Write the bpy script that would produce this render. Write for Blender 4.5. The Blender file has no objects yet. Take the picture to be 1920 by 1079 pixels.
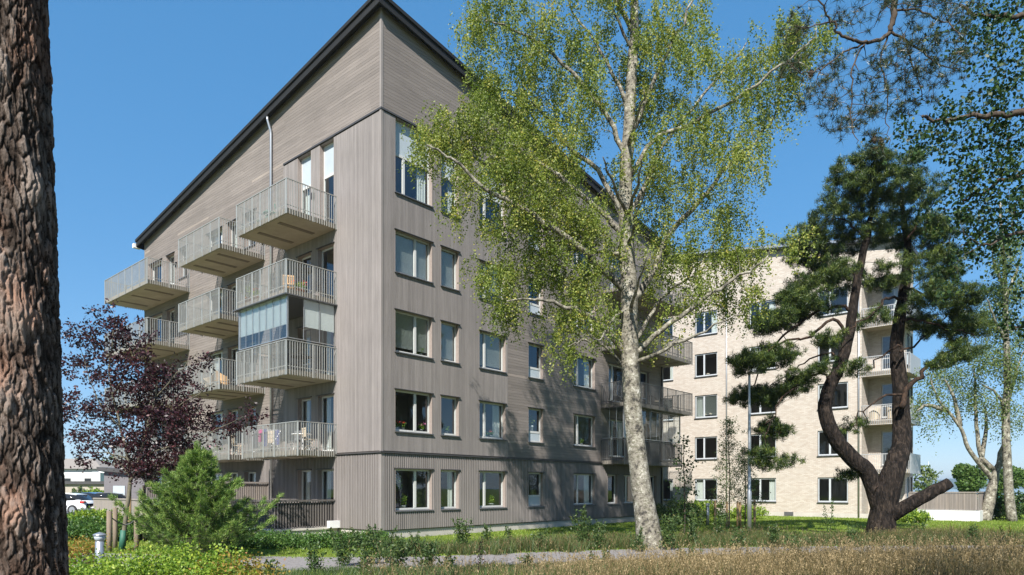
import bpy, math, random
import numpy as np
from mathutils import Vector, Matrix
R = math.radians
rng = np.random.default_rng(7)
random.seed(7)
S = bpy.context.scene
col = S.collection

# ---------------------------------------------------------------- helpers
class MB:
    """mesh builder"""
    def __init__(s): s.v=[]; s.f=[]; s.t=[]; s.mi=[]; s.tone=0.5; s.m=0
    def face(s, idx, tone=None): s.f.append(tuple(idx)); s.t.append(s.tone if tone is None else tone); s.mi.append(s.m)
    def poly(s, pts, tone=None):
        b=len(s.v); s.v.extend(pts); s.face(range(b,b+len(pts)), tone)
    def hexa(s, c, tone=None):
        b=len(s.v); s.v.extend(c)
        for q in ((0,3,2,1),(4,5,6,7),(0,1,5,4),(1,2,6,5),(2,3,7,6),(3,0,4,7)): s.face([b+i for i in q], tone)
    def box(s, x0,x1,y0,y1,z0,z1, mp=None, tone=None):
        c=[(x0,y0,z0),(x1,y0,z0),(x1,y1,z0),(x0,y1,z0),(x0,y0,z1),(x1,y0,z1),(x1,y1,z1),(x0,y1,z1)]
        if mp: c=[mp(*p) for p in c]
        s.hexa(c, tone)
    def tube(s, pts, rad, n=6, cap=True, tone=None):
        pts=[Vector(p) for p in pts]
        if not hasattr(rad,'__len__'): rad=[rad]*len(pts)
        b=len(s.v); up=None
        for i,p in enumerate(pts):
            d=(pts[min(i+1,len(pts)-1)]-pts[max(i-1,0)])
            if d.length<1e-9: d=Vector((0,0,1))
            d.normalize()
            if up is None:
                up=d.cross(Vector((0.31,0.9,0.1)));
                if up.length<.05: up=d.cross(Vector((1,0,0)))
            up=(up-d*up.dot(d)); up.normalize(); w=d.cross(up)
            for k in range(n):
                a=2*math.pi*k/n; s.v.append(tuple(p+(up*math.cos(a)+w*math.sin(a))*rad[i]))
        for i in range(len(pts)-1):
            for k in range(n):
                a=b+i*n+k; c=b+i*n+(k+1)%n; s.face((a,c,c+n,a+n),tone)
        if cap:
            s.face([b+k for k in range(n)][::-1],tone); e=b+(len(pts)-1)*n; s.face([e+k for k in range(n)],tone)
    def lathe(s, c, prof, n=12, tone=None):
        b=len(s.v)
        for r,z in prof:
            for k in range(n):
                a=2*math.pi*k/n; s.v.append((c[0]+r*math.cos(a),c[1]+r*math.sin(a),c[2]+z))
        for i in range(len(prof)-1):
            for k in range(n):
                a=b+i*n+k; d=b+i*n+(k+1)%n; s.face((a,d,d+n,a+n),tone)
        s.face([b+k for k in range(n)][::-1],tone); e=b+(len(prof)-1)*n; s.face([e+k for k in range(n)],tone)
    def build(s, name, mat, parent=None, smooth=False):
        me=bpy.data.meshes.new(name); me.from_pydata(s.v,[],s.f)
        for m in (mat if isinstance(mat,(list,tuple)) else [mat]): me.materials.append(m)
        at=me.attributes.new('tone','FLOAT','FACE'); at.data.foreach_set('value', np.array(s.t,dtype=np.float32))
        if isinstance(mat,(list,tuple)): me.polygons.foreach_set('material_index', np.array(s.mi,dtype=np.int32))
        if smooth: me.polygons.foreach_set('use_smooth', np.ones(len(s.f),dtype=bool))
        me.update()
        o=bpy.data.objects.new(name,me); col.objects.link(o)
        if parent: o.parent=parent
        return o

def np_mesh(name, verts, faces, tones, mat, parent=None, smooth=False):
    """verts (N,3); faces (M,k) ; tones (M,)"""
    me=bpy.data.meshes.new(name); k=faces.shape[1]
    me.vertices.add(len(verts)); me.vertices.foreach_set('co', verts.astype(np.float32).ravel())
    me.loops.add(faces.size); me.loops.foreach_set('vertex_index', faces.astype(np.int32).ravel())
    me.polygons.add(len(faces)); me.polygons.foreach_set('loop_start', np.arange(0,faces.size,k,dtype=np.int32))
    at=me.attributes.new('tone','FLOAT','FACE'); at.data.foreach_set('value', tones.astype(np.float32))
    me.materials.append(mat); me.update(calc_edges=True)
    if smooth: me.polygons.foreach_set('use_smooth', np.ones(len(faces),dtype=bool))
    o=bpy.data.objects.new(name,me); col.objects.link(o)
    if parent: o.parent=parent
    return o

def tag(o, label=None, cat=None, group=None, kind=None):
    if label: o['label']=label
    if cat: o['category']=cat
    if group: o['group']=group
    if kind: o['kind']=kind
    return o
def empty(name, loc=(0,0,0), rz=0, label=None, cat=None, group=None):
    o=bpy.data.objects.new(name,None); o.empty_display_size=.3; col.objects.link(o)
    o.location=loc; o.rotation_euler=(0,0,rz); return tag(o,label,cat,group)
def copy_tree(o, parent=None):
    c=o.copy(); col.objects.link(c); c.parent=parent
    for ch in [q for q in bpy.data.objects if q.parent==o]: copy_tree(ch,c)
    return c

# ---------------------------------------------------------------- materials
def new_mat(name):
    m=bpy.data.materials.new(name); m.use_nodes=True; nt=m.node_tree
    return m, nt, nt.nodes['Principled BSDF'], nt.nodes['Material Output']
def N(nt,t,**k):
    n=nt.nodes.new(t)
    for a,b in k.items(): setattr(n,a,b)
    return n
def setin(n,**k):
    for a,b in k.items(): n.inputs[a.replace('_',' ')].default_value=b
def rgba(c): return (c[0],c[1],c[2],1)
def ramp(nt, stops, src):
    r=N(nt,'ShaderNodeValToRGB'); e=r.color_ramp.elements
    while len(e)<len(stops): e.new(.5)
    for i,(p,c) in enumerate(stops): e[i].position=p; e[i].color=rgba(c)
    nt.links.new(src,r.inputs[0]); return r
def noise(nt, scale, detail=4, rough=.6, vec_scale=(1,1,1), coord='Object', dist=0):
    tc=N(nt,'ShaderNodeTexCoord'); mp=N(nt,'ShaderNodeMapping'); mp.inputs['Scale'].default_value=vec_scale
    nt.links.new(tc.outputs[coord],mp.inputs[0])
    n=N(nt,'ShaderNodeTexNoise'); setin(n,Scale=scale,Detail=detail,Roughness=rough,Distortion=dist); nt.links.new(mp.outputs[0],n.inputs['Vector'])
    return n
def plain(name, c, rough=.6, metal=0, var=.12, nscale=6, bump=0, bscale=40, vs=(1,1,1)):
    m,nt,b,o=new_mat(name)
    n=noise(nt,nscale,5,.65,vs)
    r=ramp(nt,[(.25,[q*(1-var) for q in c]),(.75,[min(1,q*(1+var)) for q in c])],n.outputs['Fac'])
    nt.links.new(r.outputs[0],b.inputs['Base Color']); setin(b,Roughness=rough,Metallic=metal)
    if bump:
        n2=noise(nt,bscale,4,.6,vs); bp=N(nt,'ShaderNodeBump'); setin(bp,Strength=bump,Distance=.02)
        nt.links.new(n2.outputs['Fac'],bp.inputs['Height']); nt.links.new(bp.outputs[0],b.inputs['Normal'])
    return m
def toned(name, stops, rough=.6, nscale=0, nvar=.2, vs=(1,1,1), bump=0, spec=.3, blotch=0):
    """colour from the per-face tone attribute, plus grain"""
    m,nt,b,o=new_mat(name)
    a=N(nt,'ShaderNodeAttribute'); a.attribute_name='tone'
    r=ramp(nt,stops,a.outputs['Fac']); out=r.outputs[0]
    if nscale:
        n=noise(nt,nscale,5,.65,vs); mr=N(nt,'ShaderNodeMapRange'); setin(mr,From_Min=.3,From_Max=.7,To_Min=1-nvar,To_Max=1+nvar)
        nt.links.new(n.outputs['Fac'],mr.inputs[0]); last=mr.outputs[0]
        if blotch:
            n3=noise(nt,.35,3,.6); mr3=N(nt,'ShaderNodeMapRange'); setin(mr3,From_Min=.3,From_Max=.7,To_Min=1-blotch,To_Max=1+blotch)
            nt.links.new(n3.outputs['Fac'],mr3.inputs[0]); mu=N(nt,'ShaderNodeMath',operation='MULTIPLY'); nt.links.new(last,mu.inputs[0]); nt.links.new(mr3.outputs[0],mu.inputs[1]); last=mu.outputs[0]
        mx=N(nt,'ShaderNodeVectorMath',operation='SCALE'); nt.links.new(out,mx.inputs[0]); nt.links.new(last,mx.inputs['Scale'])
        out=mx.outputs[0]
        if bump:
            bp=N(nt,'ShaderNodeBump'); setin(bp,Strength=bump,Distance=.01); nt.links.new(n.outputs['Fac'],bp.inputs['Height']); nt.links.new(bp.outputs[0],b.inputs['Normal'])
    nt.links.new(out,b.inputs['Base Color']); setin(b,Roughness=rough); b.inputs['Specular IOR Level'].default_value=spec
    return m
def leafmat(name, stops, trans=.35, rough=.5, spec=.35, tcol=1.3):
    m,nt,b,o=new_mat(name)
    a=N(nt,'ShaderNodeAttribute'); a.attribute_name='tone'
    r=ramp(nt,stops,a.outputs['Fac']); nt.links.new(r.outputs[0],b.inputs['Base Color']); setin(b,Roughness=rough); b.inputs['Specular IOR Level'].default_value=spec
    t=N(nt,'ShaderNodeBsdfTranslucent'); sc=N(nt,'ShaderNodeVectorMath',operation='MULTIPLY'); nt.links.new(r.outputs[0],sc.inputs[0]); sc.inputs[1].default_value=(tcol*1.1,tcol*1.2,tcol*.6)
    nt.links.new(sc.outputs[0],t.inputs[0]); mx=N(nt,'ShaderNodeMixShader'); mx.inputs[0].default_value=trans
    nt.links.new(b.outputs[0],mx.inputs[1]); nt.links.new(t.outputs[0],mx.inputs[2]); nt.links.new(mx.outputs[0],o.inputs['Surface'])
    return m
def glassmat(name, tint=(.8,.85,.85), ior=1.52, boost=.0, rough=.0):
    m,nt,b,o=new_mat(name); nt.nodes.remove(b)
    tr=N(nt,'ShaderNodeBsdfTransparent'); tr.inputs[0].default_value=rgba(tint)
    gl=N(nt,'ShaderNodeBsdfGlossy'); setin(gl,Roughness=rough); gl.inputs[0].default_value=(.9,.95,1,1)
    geo=N(nt,'ShaderNodeNewGeometry'); dt=N(nt,'ShaderNodeVectorMath',operation='DOT_PRODUCT'); nt.links.new(geo.outputs['Incoming'],dt.inputs[0]); nt.links.new(geo.outputs['Normal'],dt.inputs[1])
    ab=N(nt,'ShaderNodeMath',operation='ABSOLUTE'); nt.links.new(dt.outputs['Value'],ab.inputs[0])
    om=N(nt,'ShaderNodeMath',operation='SUBTRACT'); om.inputs[0].default_value=1; nt.links.new(ab.outputs[0],om.inputs[1])
    pw=N(nt,'ShaderNodeMath',operation='POWER'); nt.links.new(om.outputs[0],pw.inputs[0]); pw.inputs[1].default_value=4
    ma=N(nt,'ShaderNodeMath',operation='MULTIPLY_ADD'); nt.links.new(pw.outputs[0],ma.inputs[0]); ma.inputs[1].default_value=.8; ma.inputs[2].default_value=.1+boost; ma.use_clamp=True
    mx=N(nt,'ShaderNodeMixShader'); nt.links.new(ma.outputs[0],mx.inputs[0]); nt.links.new(tr.outputs[0],mx.inputs[1]); nt.links.new(gl.outputs[0],mx.inputs[2]); nt.links.new(mx.outputs[0],o.inputs['Surface'])
    return m

def sc(c,k): return tuple(q*k for q in c)
WOOD=(.222,.200,.189)
M={}
M['board_v']=toned('painted_vertical_boards',[(0,sc(WOOD,.86)),(.5,WOOD),(1,sc(WOOD,1.12))],.75,14,.13,(1,1,.06),.25,.2,.09)
WOODH=(.214,.186,.168)
M['board_hx']=toned('painted_horizontal_boards_right',[(0,sc(WOODH,.84)),(.5,sc(WOODH,.93)),(.93,sc(WOODH,1.02)),(1,(.27,.228,.20))],.75,14,.13,(.06,1,1),.25,.2,.09)
M['board_hy']=toned('painted_horizontal_boards_left',[(0,sc(WOODH,.82)),(.5,sc(WOODH,.93)),(.93,sc(WOODH,1.03)),(1,(.275,.235,.205))],.75,14,.13,(1,.06,1),.25,.2,.09)
M['groove']=plain('board_groove',(.12,.10,.09),.9)
M['black_metal']=plain('black_sheet_metal',(.006,.006,.006),.75,0,.3,3)
M['dark_trim']=plain('dark_grey_trim',(.055,.052,.052),.5,0,.15,3)
M['sill']=plain('grey_window_sill',(.085,.085,.09),.4,0,.1,3)
M['frame']=plain('off_white_window_frame',(.52,.52,.50),.45,0,.06,2)
M['reveal']=plain('reveal_board',(.26,.215,.19),.7,0,.12,8)
M['glass']=glassmat('window_glass')
M['glass2']=glassmat('balcony_glass',(.9,.94,.94),1.5,.02)
M['curtain']=plain('white_curtain',(.62,.62,.58),.9,0,.12,10,0,40,(1,1,.1))
M['blind']=plain('white_blind',(.72,.74,.72),.7,0,.05,3)
M['panel']=plain('pale_panel',(.40,.45,.48),.35,0,.08,1.5)
M['interior']=plain('interior_plaster',(.34,.32,.29),.9,0,.1,1)
M['concrete']=plain('balcony_concrete',(.37,.315,.245),.85,0,.18,1.6,.3,30)
M['recess_shade']=plain('recess_shade_concrete',(.17,.14,.105),.9,0,.2,3)  # shade of the soffit slots, given as a darker concrete colour
M['concrete_shaded']=plain('shaded_balcony_concrete',(.20,.18,.15),.85,0,.18,1.6,.3,30)  # right-hand slabs: tree shadow put into the concrete colour
M['found']=plain('foundation_concrete',(.44,.41,.37),.9,0,.14,1.2,.25,25,(1,1,.35))
M['rail']=plain('galvanised_railing',(.36,.36,.335),.45,.35,.12,3)
M['rail_shaded']=plain('shaded_grey_railing',(.11,.11,.105),.45,.35,.12,3)  # right-hand rails, their grey lowered to stand for tree shade
M['steel']=plain('grey_steel',(.42,.43,.44),.35,.7,.1,4)
M['green_metal']=plain('green_painted_metal',(.10,.22,.17),.4)
M['wood']=plain('light_wood',(.42,.27,.14),.6,0,.25,6,.2,30,(1,1,.2))
M['greywood']=plain('weathered_wood',(.22,.17,.125),.85,0,.3,9,.5,30,(1,1,.12))
M['wicker']=plain('pale_wicker',(.50,.42,.31),.8,0,.25,40,.5,80)
M['white']=plain('white_plastic',(.75,.75,.74),.4,0,.04,2)
M['terracotta']=plain('terracotta',(.38,.16,.09),.8,0,.15,6)
M['soil']=plain('dark_soil',(.03,.022,.016),1,0,.3,8)
M['stone']=plain('rough_stone_plinth',(.52,.49,.43),.9,0,.2,5,.6,20)
M['mint']=plain('turquoise_paint',(.10,.42,.38),.6)
M['tyre']=plain('black_rubber',(.02,.02,.02),.8)
M['car_white']=plain('white_car_paint',(.78,.79,.8),.15,0,.02,1)
M['car_blue']=plain('blue_car_paint',(.06,.13,.26),.2,0,.05,1)
M['car_grey']=plain('grey_car_paint',(.16,.17,.18),.2,0,.05,1)
M['car_glass']=plain('dark_car_glass',(.015,.017,.02),.05)
M['red_lamp']=plain('red_lamp_plastic',(.5,.02,.02),.2)
M['render_white']=plain('white_render',(.60,.60,.58),.9,0,.05,1)
M['roof_tile']=plain('grey_brown_tiles',(.25,.22,.19),.8,0,.2,4,.5,20,(1,6,1))
M['roof_red']=plain('red_tiles',(.38,.13,.07),.8,0,.2,4)
M['garage']=plain('beige_garage',(.36,.32,.27),.9,0,.1,2)
M['shed']=plain('grey_shed_boards',(.15,.14,.145),.8,0,.15,4,.3,14,(6,6,.3))
M['fence']=toned('fence_boards',[(0,(.20,.175,.155)),(.5,(.25,.22,.20)),(1,(.275,.235,.205))],.8,12,.15,(1,1,.08),.3)
M['bark_end']=plain('cut_wood_face',(.16,.12,.09),.9,0,.3,12)

# brick of the second building
def brickmat():
    m,nt,b,o=new_mat('pale_brick')
    tc=N(nt,'ShaderNodeTexCoord'); sp=N(nt,'ShaderNodeSeparateXYZ'); nt.links.new(tc.outputs['Object'],sp.inputs[0])
    ad=N(nt,'ShaderNodeMath',operation='ADD'); nt.links.new(sp.outputs['X'],ad.inputs[0]); nt.links.new(sp.outputs['Y'],ad.inputs[1])
    cb=N(nt,'ShaderNodeCombineXYZ'); nt.links.new(ad.outputs[0],cb.inputs['X']); nt.links.new(sp.outputs['Z'],cb.inputs['Y'])
    br=N(nt,'ShaderNodeTexBrick'); nt.links.new(cb.outputs[0],br.inputs['Vector'])
    setin(br,Scale=1,Mortar_Size=.008,Mortar_Smooth=.2,Bias=0,Brick_Width=.25,Row_Height=.075)
    br.inputs['Color1'].default_value=(.42,.355,.295,1); br.inputs['Color2'].default_value=(.51,.46,.40,1); br.inputs['Mortar'].default_value=(.33,.31,.28,1)
    n=noise(nt,1.3,5,.7); mr=N(nt,'ShaderNodeMapRange'); setin(mr,From_Min=.3,From_Max=.7,To_Min=.96,To_Max=1.04); nt.links.new(n.outputs['Fac'],mr.inputs[0])
    vm=N(nt,'ShaderNodeVectorMath',operation='SCALE'); nt.links.new(br.outputs['Color'],vm.inputs[0]); nt.links.new(mr.outputs[0],vm.inputs['Scale'])
    nt.links.new(vm.outputs[0],b.inputs['Base Color']); setin(b,Roughness=.9)
    bp=N(nt,'ShaderNodeBump'); setin(bp,Strength=.5,Distance=.008); bp.invert=True; nt.links.new(br.outputs['Fac'],bp.inputs['Height']); nt.links.new(bp.outputs[0],b.inputs['Normal'])
    return m
M['brick']=brickmat()

def barkmat(name, cols, scale, vs=(1,1,.25), bump=.8, dist=.05, ridge=True):
    m,nt,b,o=new_mat(name)
    tc=N(nt,'ShaderNodeTexCoord'); mp=N(nt,'ShaderNodeMapping'); mp.inputs['Scale'].default_value=vs; nt.links.new(tc.outputs['Object'],mp.inputs[0])
    n=N(nt,'ShaderNodeTexNoise'); setin(n,Scale=scale,Detail=8,Roughness=.7,Distortion=.4); nt.links.new(mp.outputs[0],n.inputs['Vector'])
    r=ramp(nt,cols,n.outputs['Fac']); nt.links.new(r.outputs[0],b.inputs['Base Color']); setin(b,Roughness=.9)
    b.inputs['Specular IOR Level'].default_value=.2
    v=N(nt,'ShaderNodeTexVoronoi'); v.feature='DISTANCE_TO_EDGE'; setin(v,Scale=scale*1.2); nt.links.new(mp.outputs[0],v.inputs['Vector'])
    ad=N(nt,'ShaderNodeMath',operation='ADD'); nt.links.new(n.outputs['Fac'],ad.inputs[0]); nt.links.new(v.outputs['Distance'],ad.inputs[1])
    bp=N(nt,'ShaderNodeBump'); setin(bp,Strength=bump,Distance=dist); nt.links.new(ad.outputs[0],bp.inputs['Height']); nt.links.new(bp.outputs[0],b.inputs['Normal'])
    return m
M['pine_bark']=barkmat('pine_bark',[(.40,(.006,.005,.004)),(.52,(.020,.015,.012)),(.72,(.075,.056,.042))],9,(1,1,.3),1,.06)
M['pine_bark_red']=barkmat('upper_pine_bark',[(.38,(.014,.010,.008)),(.55,(.045,.029,.020)),(.75,(.11,.062,.038))],7,(1,1,.4),.8,.03)
M['dark_bark']=barkmat('dark_bark',[(.3,(.03,.024,.02)),(.7,(.11,.085,.065))],9,(1,1,.4),.8,.02)
M['plum_bark']=barkmat('grey_green_bark',[(.3,(.07,.065,.045)),(.7,(.20,.18,.13))],9,(1,1,.4),.6,.01)
def birchbark(name='birch_bark', light=(.62,.59,.52)):
    m,nt,b,o=new_mat(name)
    n1=noise(nt,5,7,.75,(1,1,.8)); r1=ramp(nt,[(.40,(.04,.036,.03)),(.46,(.19,.17,.135)),(.56,(.27,.25,.20)),(.66,light)],n1.outputs['Fac'])
    n2=noise(nt,10,5,.6,(1,1,2.2)); r2=ramp(nt,[(.38,(.30,.31,.20)),(.55,(1,1,1))],n2.outputs['Fac'])
    mx=N(nt,'ShaderNodeMix',data_type='RGBA',blend_type='MULTIPLY'); mx.inputs[0].default_value=.75
    nt.links.new(r1.outputs[0],mx.inputs[6]); nt.links.new(r2.outputs[0],mx.inputs[7]); nt.links.new(mx.outputs[2],b.inputs['Base Color']); setin(b,Roughness=.8)
    bp=N(nt,'ShaderNodeBump'); setin(bp,Strength=.9,Distance=.03); nt.links.new(n1.outputs['Fac'],bp.inputs['Height']); nt.links.new(bp.outputs[0],b.inputs['Normal'])
    return m
M['birch_bark']=birchbark()
M['birch_leaf']=leafmat('birch_leaf',[(0,(.08,.12,.018)),(.5,(.175,.22,.038)),(.85,(.28,.31,.075)),(1,(.36,.32,.07))],.34)
M['far_birch_leaf']=leafmat('distant_birch_leaf',[(0,(.07,.12,.035)),(.5,(.12,.17,.05)),(1,(.20,.22,.07))],.3)
M['alder_leaf']=leafmat('glossy_shaded_leaf',[(0,(.014,.036,.010)),(.6,(.028,.065,.014)),(1,(.085,.13,.025))],.25)  # canopy shade over the hanging foliage is mixed into these greens
M['needle']=leafmat('pine_needle',[(0,(.010,.026,.009)),(.5,(.038,.068,.015)),(1,(.15,.185,.032))],.12,.45,.3)
M['needle_young']=leafmat('young_pine_needle',[(0,(.045,.10,.022)),(.5,(.13,.22,.045)),(1,(.30,.37,.10))],.2,.45,.3)
M['needle_near']=leafmat('near_pine_needle',[(0,(.02,.035,.018)),(.6,(.045,.075,.03)),(1,(.18,.11,.04))],.12,.4,.4)
M['plum_leaf']=leafmat('purple_leaf',[(0,(.018,.007,.010)),(.6,(.042,.014,.020)),(1,(.12,.038,.038))],.25,.4,.4,1.0)
M['shrub_leaf']=leafmat('shrub_leaf',[(0,(.06,.12,.018)),(.5,(.16,.26,.028)),(1,(.33,.39,.05))],.3)
M['cover_leaf']=leafmat('dark_shrub_leaf',[(0,(.03,.075,.018)),(.5,(.06,.13,.025)),(1,(.12,.19,.035))],.25)
M['amber_leaf']=leafmat('amber_leaf',[(0,(.10,.13,.025)),(.5,(.26,.20,.035)),(1,(.36,.16,.045))],.3)
M['weed_leaf']=leafmat('weed_leaf',[(0,(.035,.065,.02)),(.5,(.065,.11,.03)),(.9,(.12,.15,.045)),(1,(.22,.17,.08))],.25)
M['grass_green']=leafmat('fresh_grass',[(0,(.07,.13,.018)),(.5,(.155,.24,.028)),(1,(.28,.34,.06))],.3)
M['grass_dry']=leafmat('dry_grass',[(0,(.045,.060,.022)),(.35,(.10,.085,.036)),(.7,(.20,.145,.068)),(1,(.42,.32,.18))],.25,.6,.2,1.0)
M['round_leaf']=leafmat('round_tree_leaf',[(0,(.04,.085,.02)),(.5,(.075,.14,.03)),(1,(.14,.20,.05))],.25)
M['far_leaf']=leafmat('distant_foliage',[(0,(.04,.075,.025)),(.5,(.075,.12,.035)),(1,(.13,.16,.05))],.2)
M['red_flower']=plain('red_petals',(.55,.04,.03),.6)
M['pink_flower']=plain('pink_petals',(.6,.15,.3),.6)
M['blue_cloth']=plain('blue_cloth',(.06,.07,.20),.9)
M['pink_cloth']=plain('magenta_cloth',(.45,.03,.18),.9)
M['white_cloth']=plain('white_cloth',(.7,.7,.72),.9)
M['grey_cloth']=plain('grey_cloth',(.12,.12,.13),.9)
M['beige_cloth']=plain('beige_cushion',(.5,.42,.32),.9)
M['green_guard']=plain('green_trunk_guard',(.03,.12,.08),.6)

def groundmat():
    m,nt,b,o=new_mat('lawn_and_soil')
    n1=noise(nt,.35,6,.65); r1=ramp(nt,[(.3,(.08,.125,.018)),(.5,(.125,.175,.024)),(.66,(.17,.20,.04)),(.8,(.20,.18,.075))],n1.outputs['Fac'])
    n2=noise(nt,28,5,.8); mr=N(nt,'ShaderNodeMapRange'); setin(mr,From_Min=.3,From_Max=.7,To_Min=.6,To_Max=1.3); nt.links.new(n2.outputs['Fac'],mr.inputs[0])
    vm=N(nt,'ShaderNodeVectorMath',operation='SCALE'); nt.links.new(r1.outputs[0],vm.inputs[0]); nt.links.new(mr.outputs[0],vm.inputs['Scale']); nt.links.new(vm.outputs[0],b.inputs['Base Color']); setin(b,Roughness=.95); b.inputs['Specular IOR Level'].default_value=.1
    bp=N(nt,'ShaderNodeBump'); setin(bp,Strength=.7,Distance=.05); nt.links.new(n2.outputs['Fac'],bp.inputs['Height']); nt.links.new(bp.outputs[0],b.inputs['Normal'])
    return m
M['ground']=groundmat()
M['duff']=plain('bare_earth_and_litter',(.10,.085,.045),1,0,.4,2.5,.8,14)
M['path']=plain('gravel_path',(.20,.185,.18),.95,0,.28,9,.6,45)
M['asphalt']=plain('asphalt',(.10,.10,.105),.9,0,.2,5,.4,40)
M['sea']=plain('sea_water',(.10,.17,.22),.12,0,.1,.05,.3,.6)
M['hill']=plain('forested_hill',(.05,.085,.045),1,0,.25,.02)

# ---------------------------------------------------------------- camera, sun, sky
CH=1.89; F=1280.0
cam=bpy.data.cameras.new('camera'); co=bpy.data.objects.new('camera',cam); col.objects.link(co)
co.location=(0,0,CH); co.rotation_euler=(R(90),0,0); cam.lens=24; cam.sensor_width=36; cam.shift_y=376.5/1920; cam.clip_start=.05; cam.clip_end=20000
S.camera=co
SUNAZ=(-.25,-.97); EL=R(43)
n_=math.hypot(*SUNAZ); sd=Vector((SUNAZ[0]/n_*math.cos(EL),SUNAZ[1]/n_*math.cos(EL),math.sin(EL)))
sl=bpy.data.lights.new('sun','SUN'); sl.energy=5.0; sl.angle=R(.5); sl.color=(1,.955,.89)
so=bpy.data.objects.new('sun',sl); col.objects.link(so); so.rotation_euler=sd.to_track_quat('Z','Y').to_euler(); so.location=(0,-30,60)
W=bpy.data.worlds.new('World'); S.world=W; W.use_nodes=True; nt=W.node_tree
sky=N(nt,'ShaderNodeTexSky'); sky.sky_type='NISHITA'; sky.sun_disc=False; sky.sun_elevation=EL; sky.sun_rotation=math.atan2(sd.x,sd.y); sky.air_density=.6; sky.dust_density=.15; sky.ozone_density=1.6
hs=N(nt,'ShaderNodeHueSaturation'); setin(hs,Saturation=2.3,Value=1.72); gm=N(nt,'ShaderNodeGamma'); gm.inputs[1].default_value=.38; nt.links.new(sky.outputs[0],gm.inputs[0]); nt.links.new(gm.outputs[0],hs.inputs['Color']); nt.links.new(hs.outputs[0],nt.nodes['Background'].inputs[0]); nt.nodes['Background'].inputs[1].default_value=.15
S.view_settings.view_transform='Standard'; S.view_settings.look='None'; S.view_settings.exposure=0.92; S.view_settings.gamma=1
S.render.engine='CYCLES'
S.cycles.max_bounces=8; S.cycles.transparent_max_bounces=24

def W3(x,y,Y): return Vector(((x-960)/F*Y, Y, CH+(916-y)/F*Y))

# ---------------------------------------------------------------- ground, paths, water, hills
g=MB(); g.poly([(-3000,-300,0),(3000,-300,0),(3000,190,0),(-3000,190,0)]); tag(g.build('ground',M['ground']),kind='structure')
def strip(name, left, right, z, mat):
    b=MB()
    for i in range(len(left)-1): b.poly([(left[i][0],left[i][1],z),(left[i+1][0],left[i+1][1],z),(right[i+1][0],right[i+1][1],z),(right[i][0],right[i][1],z)])
    return tag(b.build(name,mat),kind='structure')
ctr=[(-30,19.5),(-14,18.6),(-9,17.6),(-5,17.0),(-2,17.4),(1,18.6),(5,19.9),(10,20.6),(18,21.3),(30,22),(60,26)]
strip('gravel_path',[(x,y+1.6) for x,y in ctr],[(x,y-1.5) for x,y in ctr],.012,M['path'])
strip('meadow_ground',[(-40,17),(-14,16.3),(-5,15.6),(1,17.1),(10,19.1),(18,19.8),(40,21)],[(-40,-20),(-14,-20),(-5,-20),(1,-20),(10,-20),(18,-20),(40,-20)],.006,M['duff'])
strip('car_park',[(-60,60),(-16.5,60)],[(-60,42),(-22,42)],.008,M['asphalt'])
strip('road',[(-200,92),(-10,92)],[(-200,84),(-10,84)],.010,M['asphalt'])
s=MB(); s.poly([(-9000,190,-.05),(9000,190,-.05),(9000,6000,-.05),(-9000,6000,-.05)]); tag(s.build('sea',M['sea']),kind='structure')
hb=MB(); nx=120; prev=None
for i in range(nx+1):
    X=-4500+9000*i/nx; h=38+18*math.sin(i*.21)+9*math.sin(i*.77+1)+5*math.sin(i*1.9)
    if X<200: h+=18
    cur=[(X,2600,-1),(X,3000,h*.8),(X,3500,h),(X,4300,-1)]
    if prev:
        for k in range(3): hb.poly([prev[k],cur[k],cur[k+1],prev[k+1]])
    prev=cur
tag(hb.build('hills',M['hill'],smooth=True),kind='structure')

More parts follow.
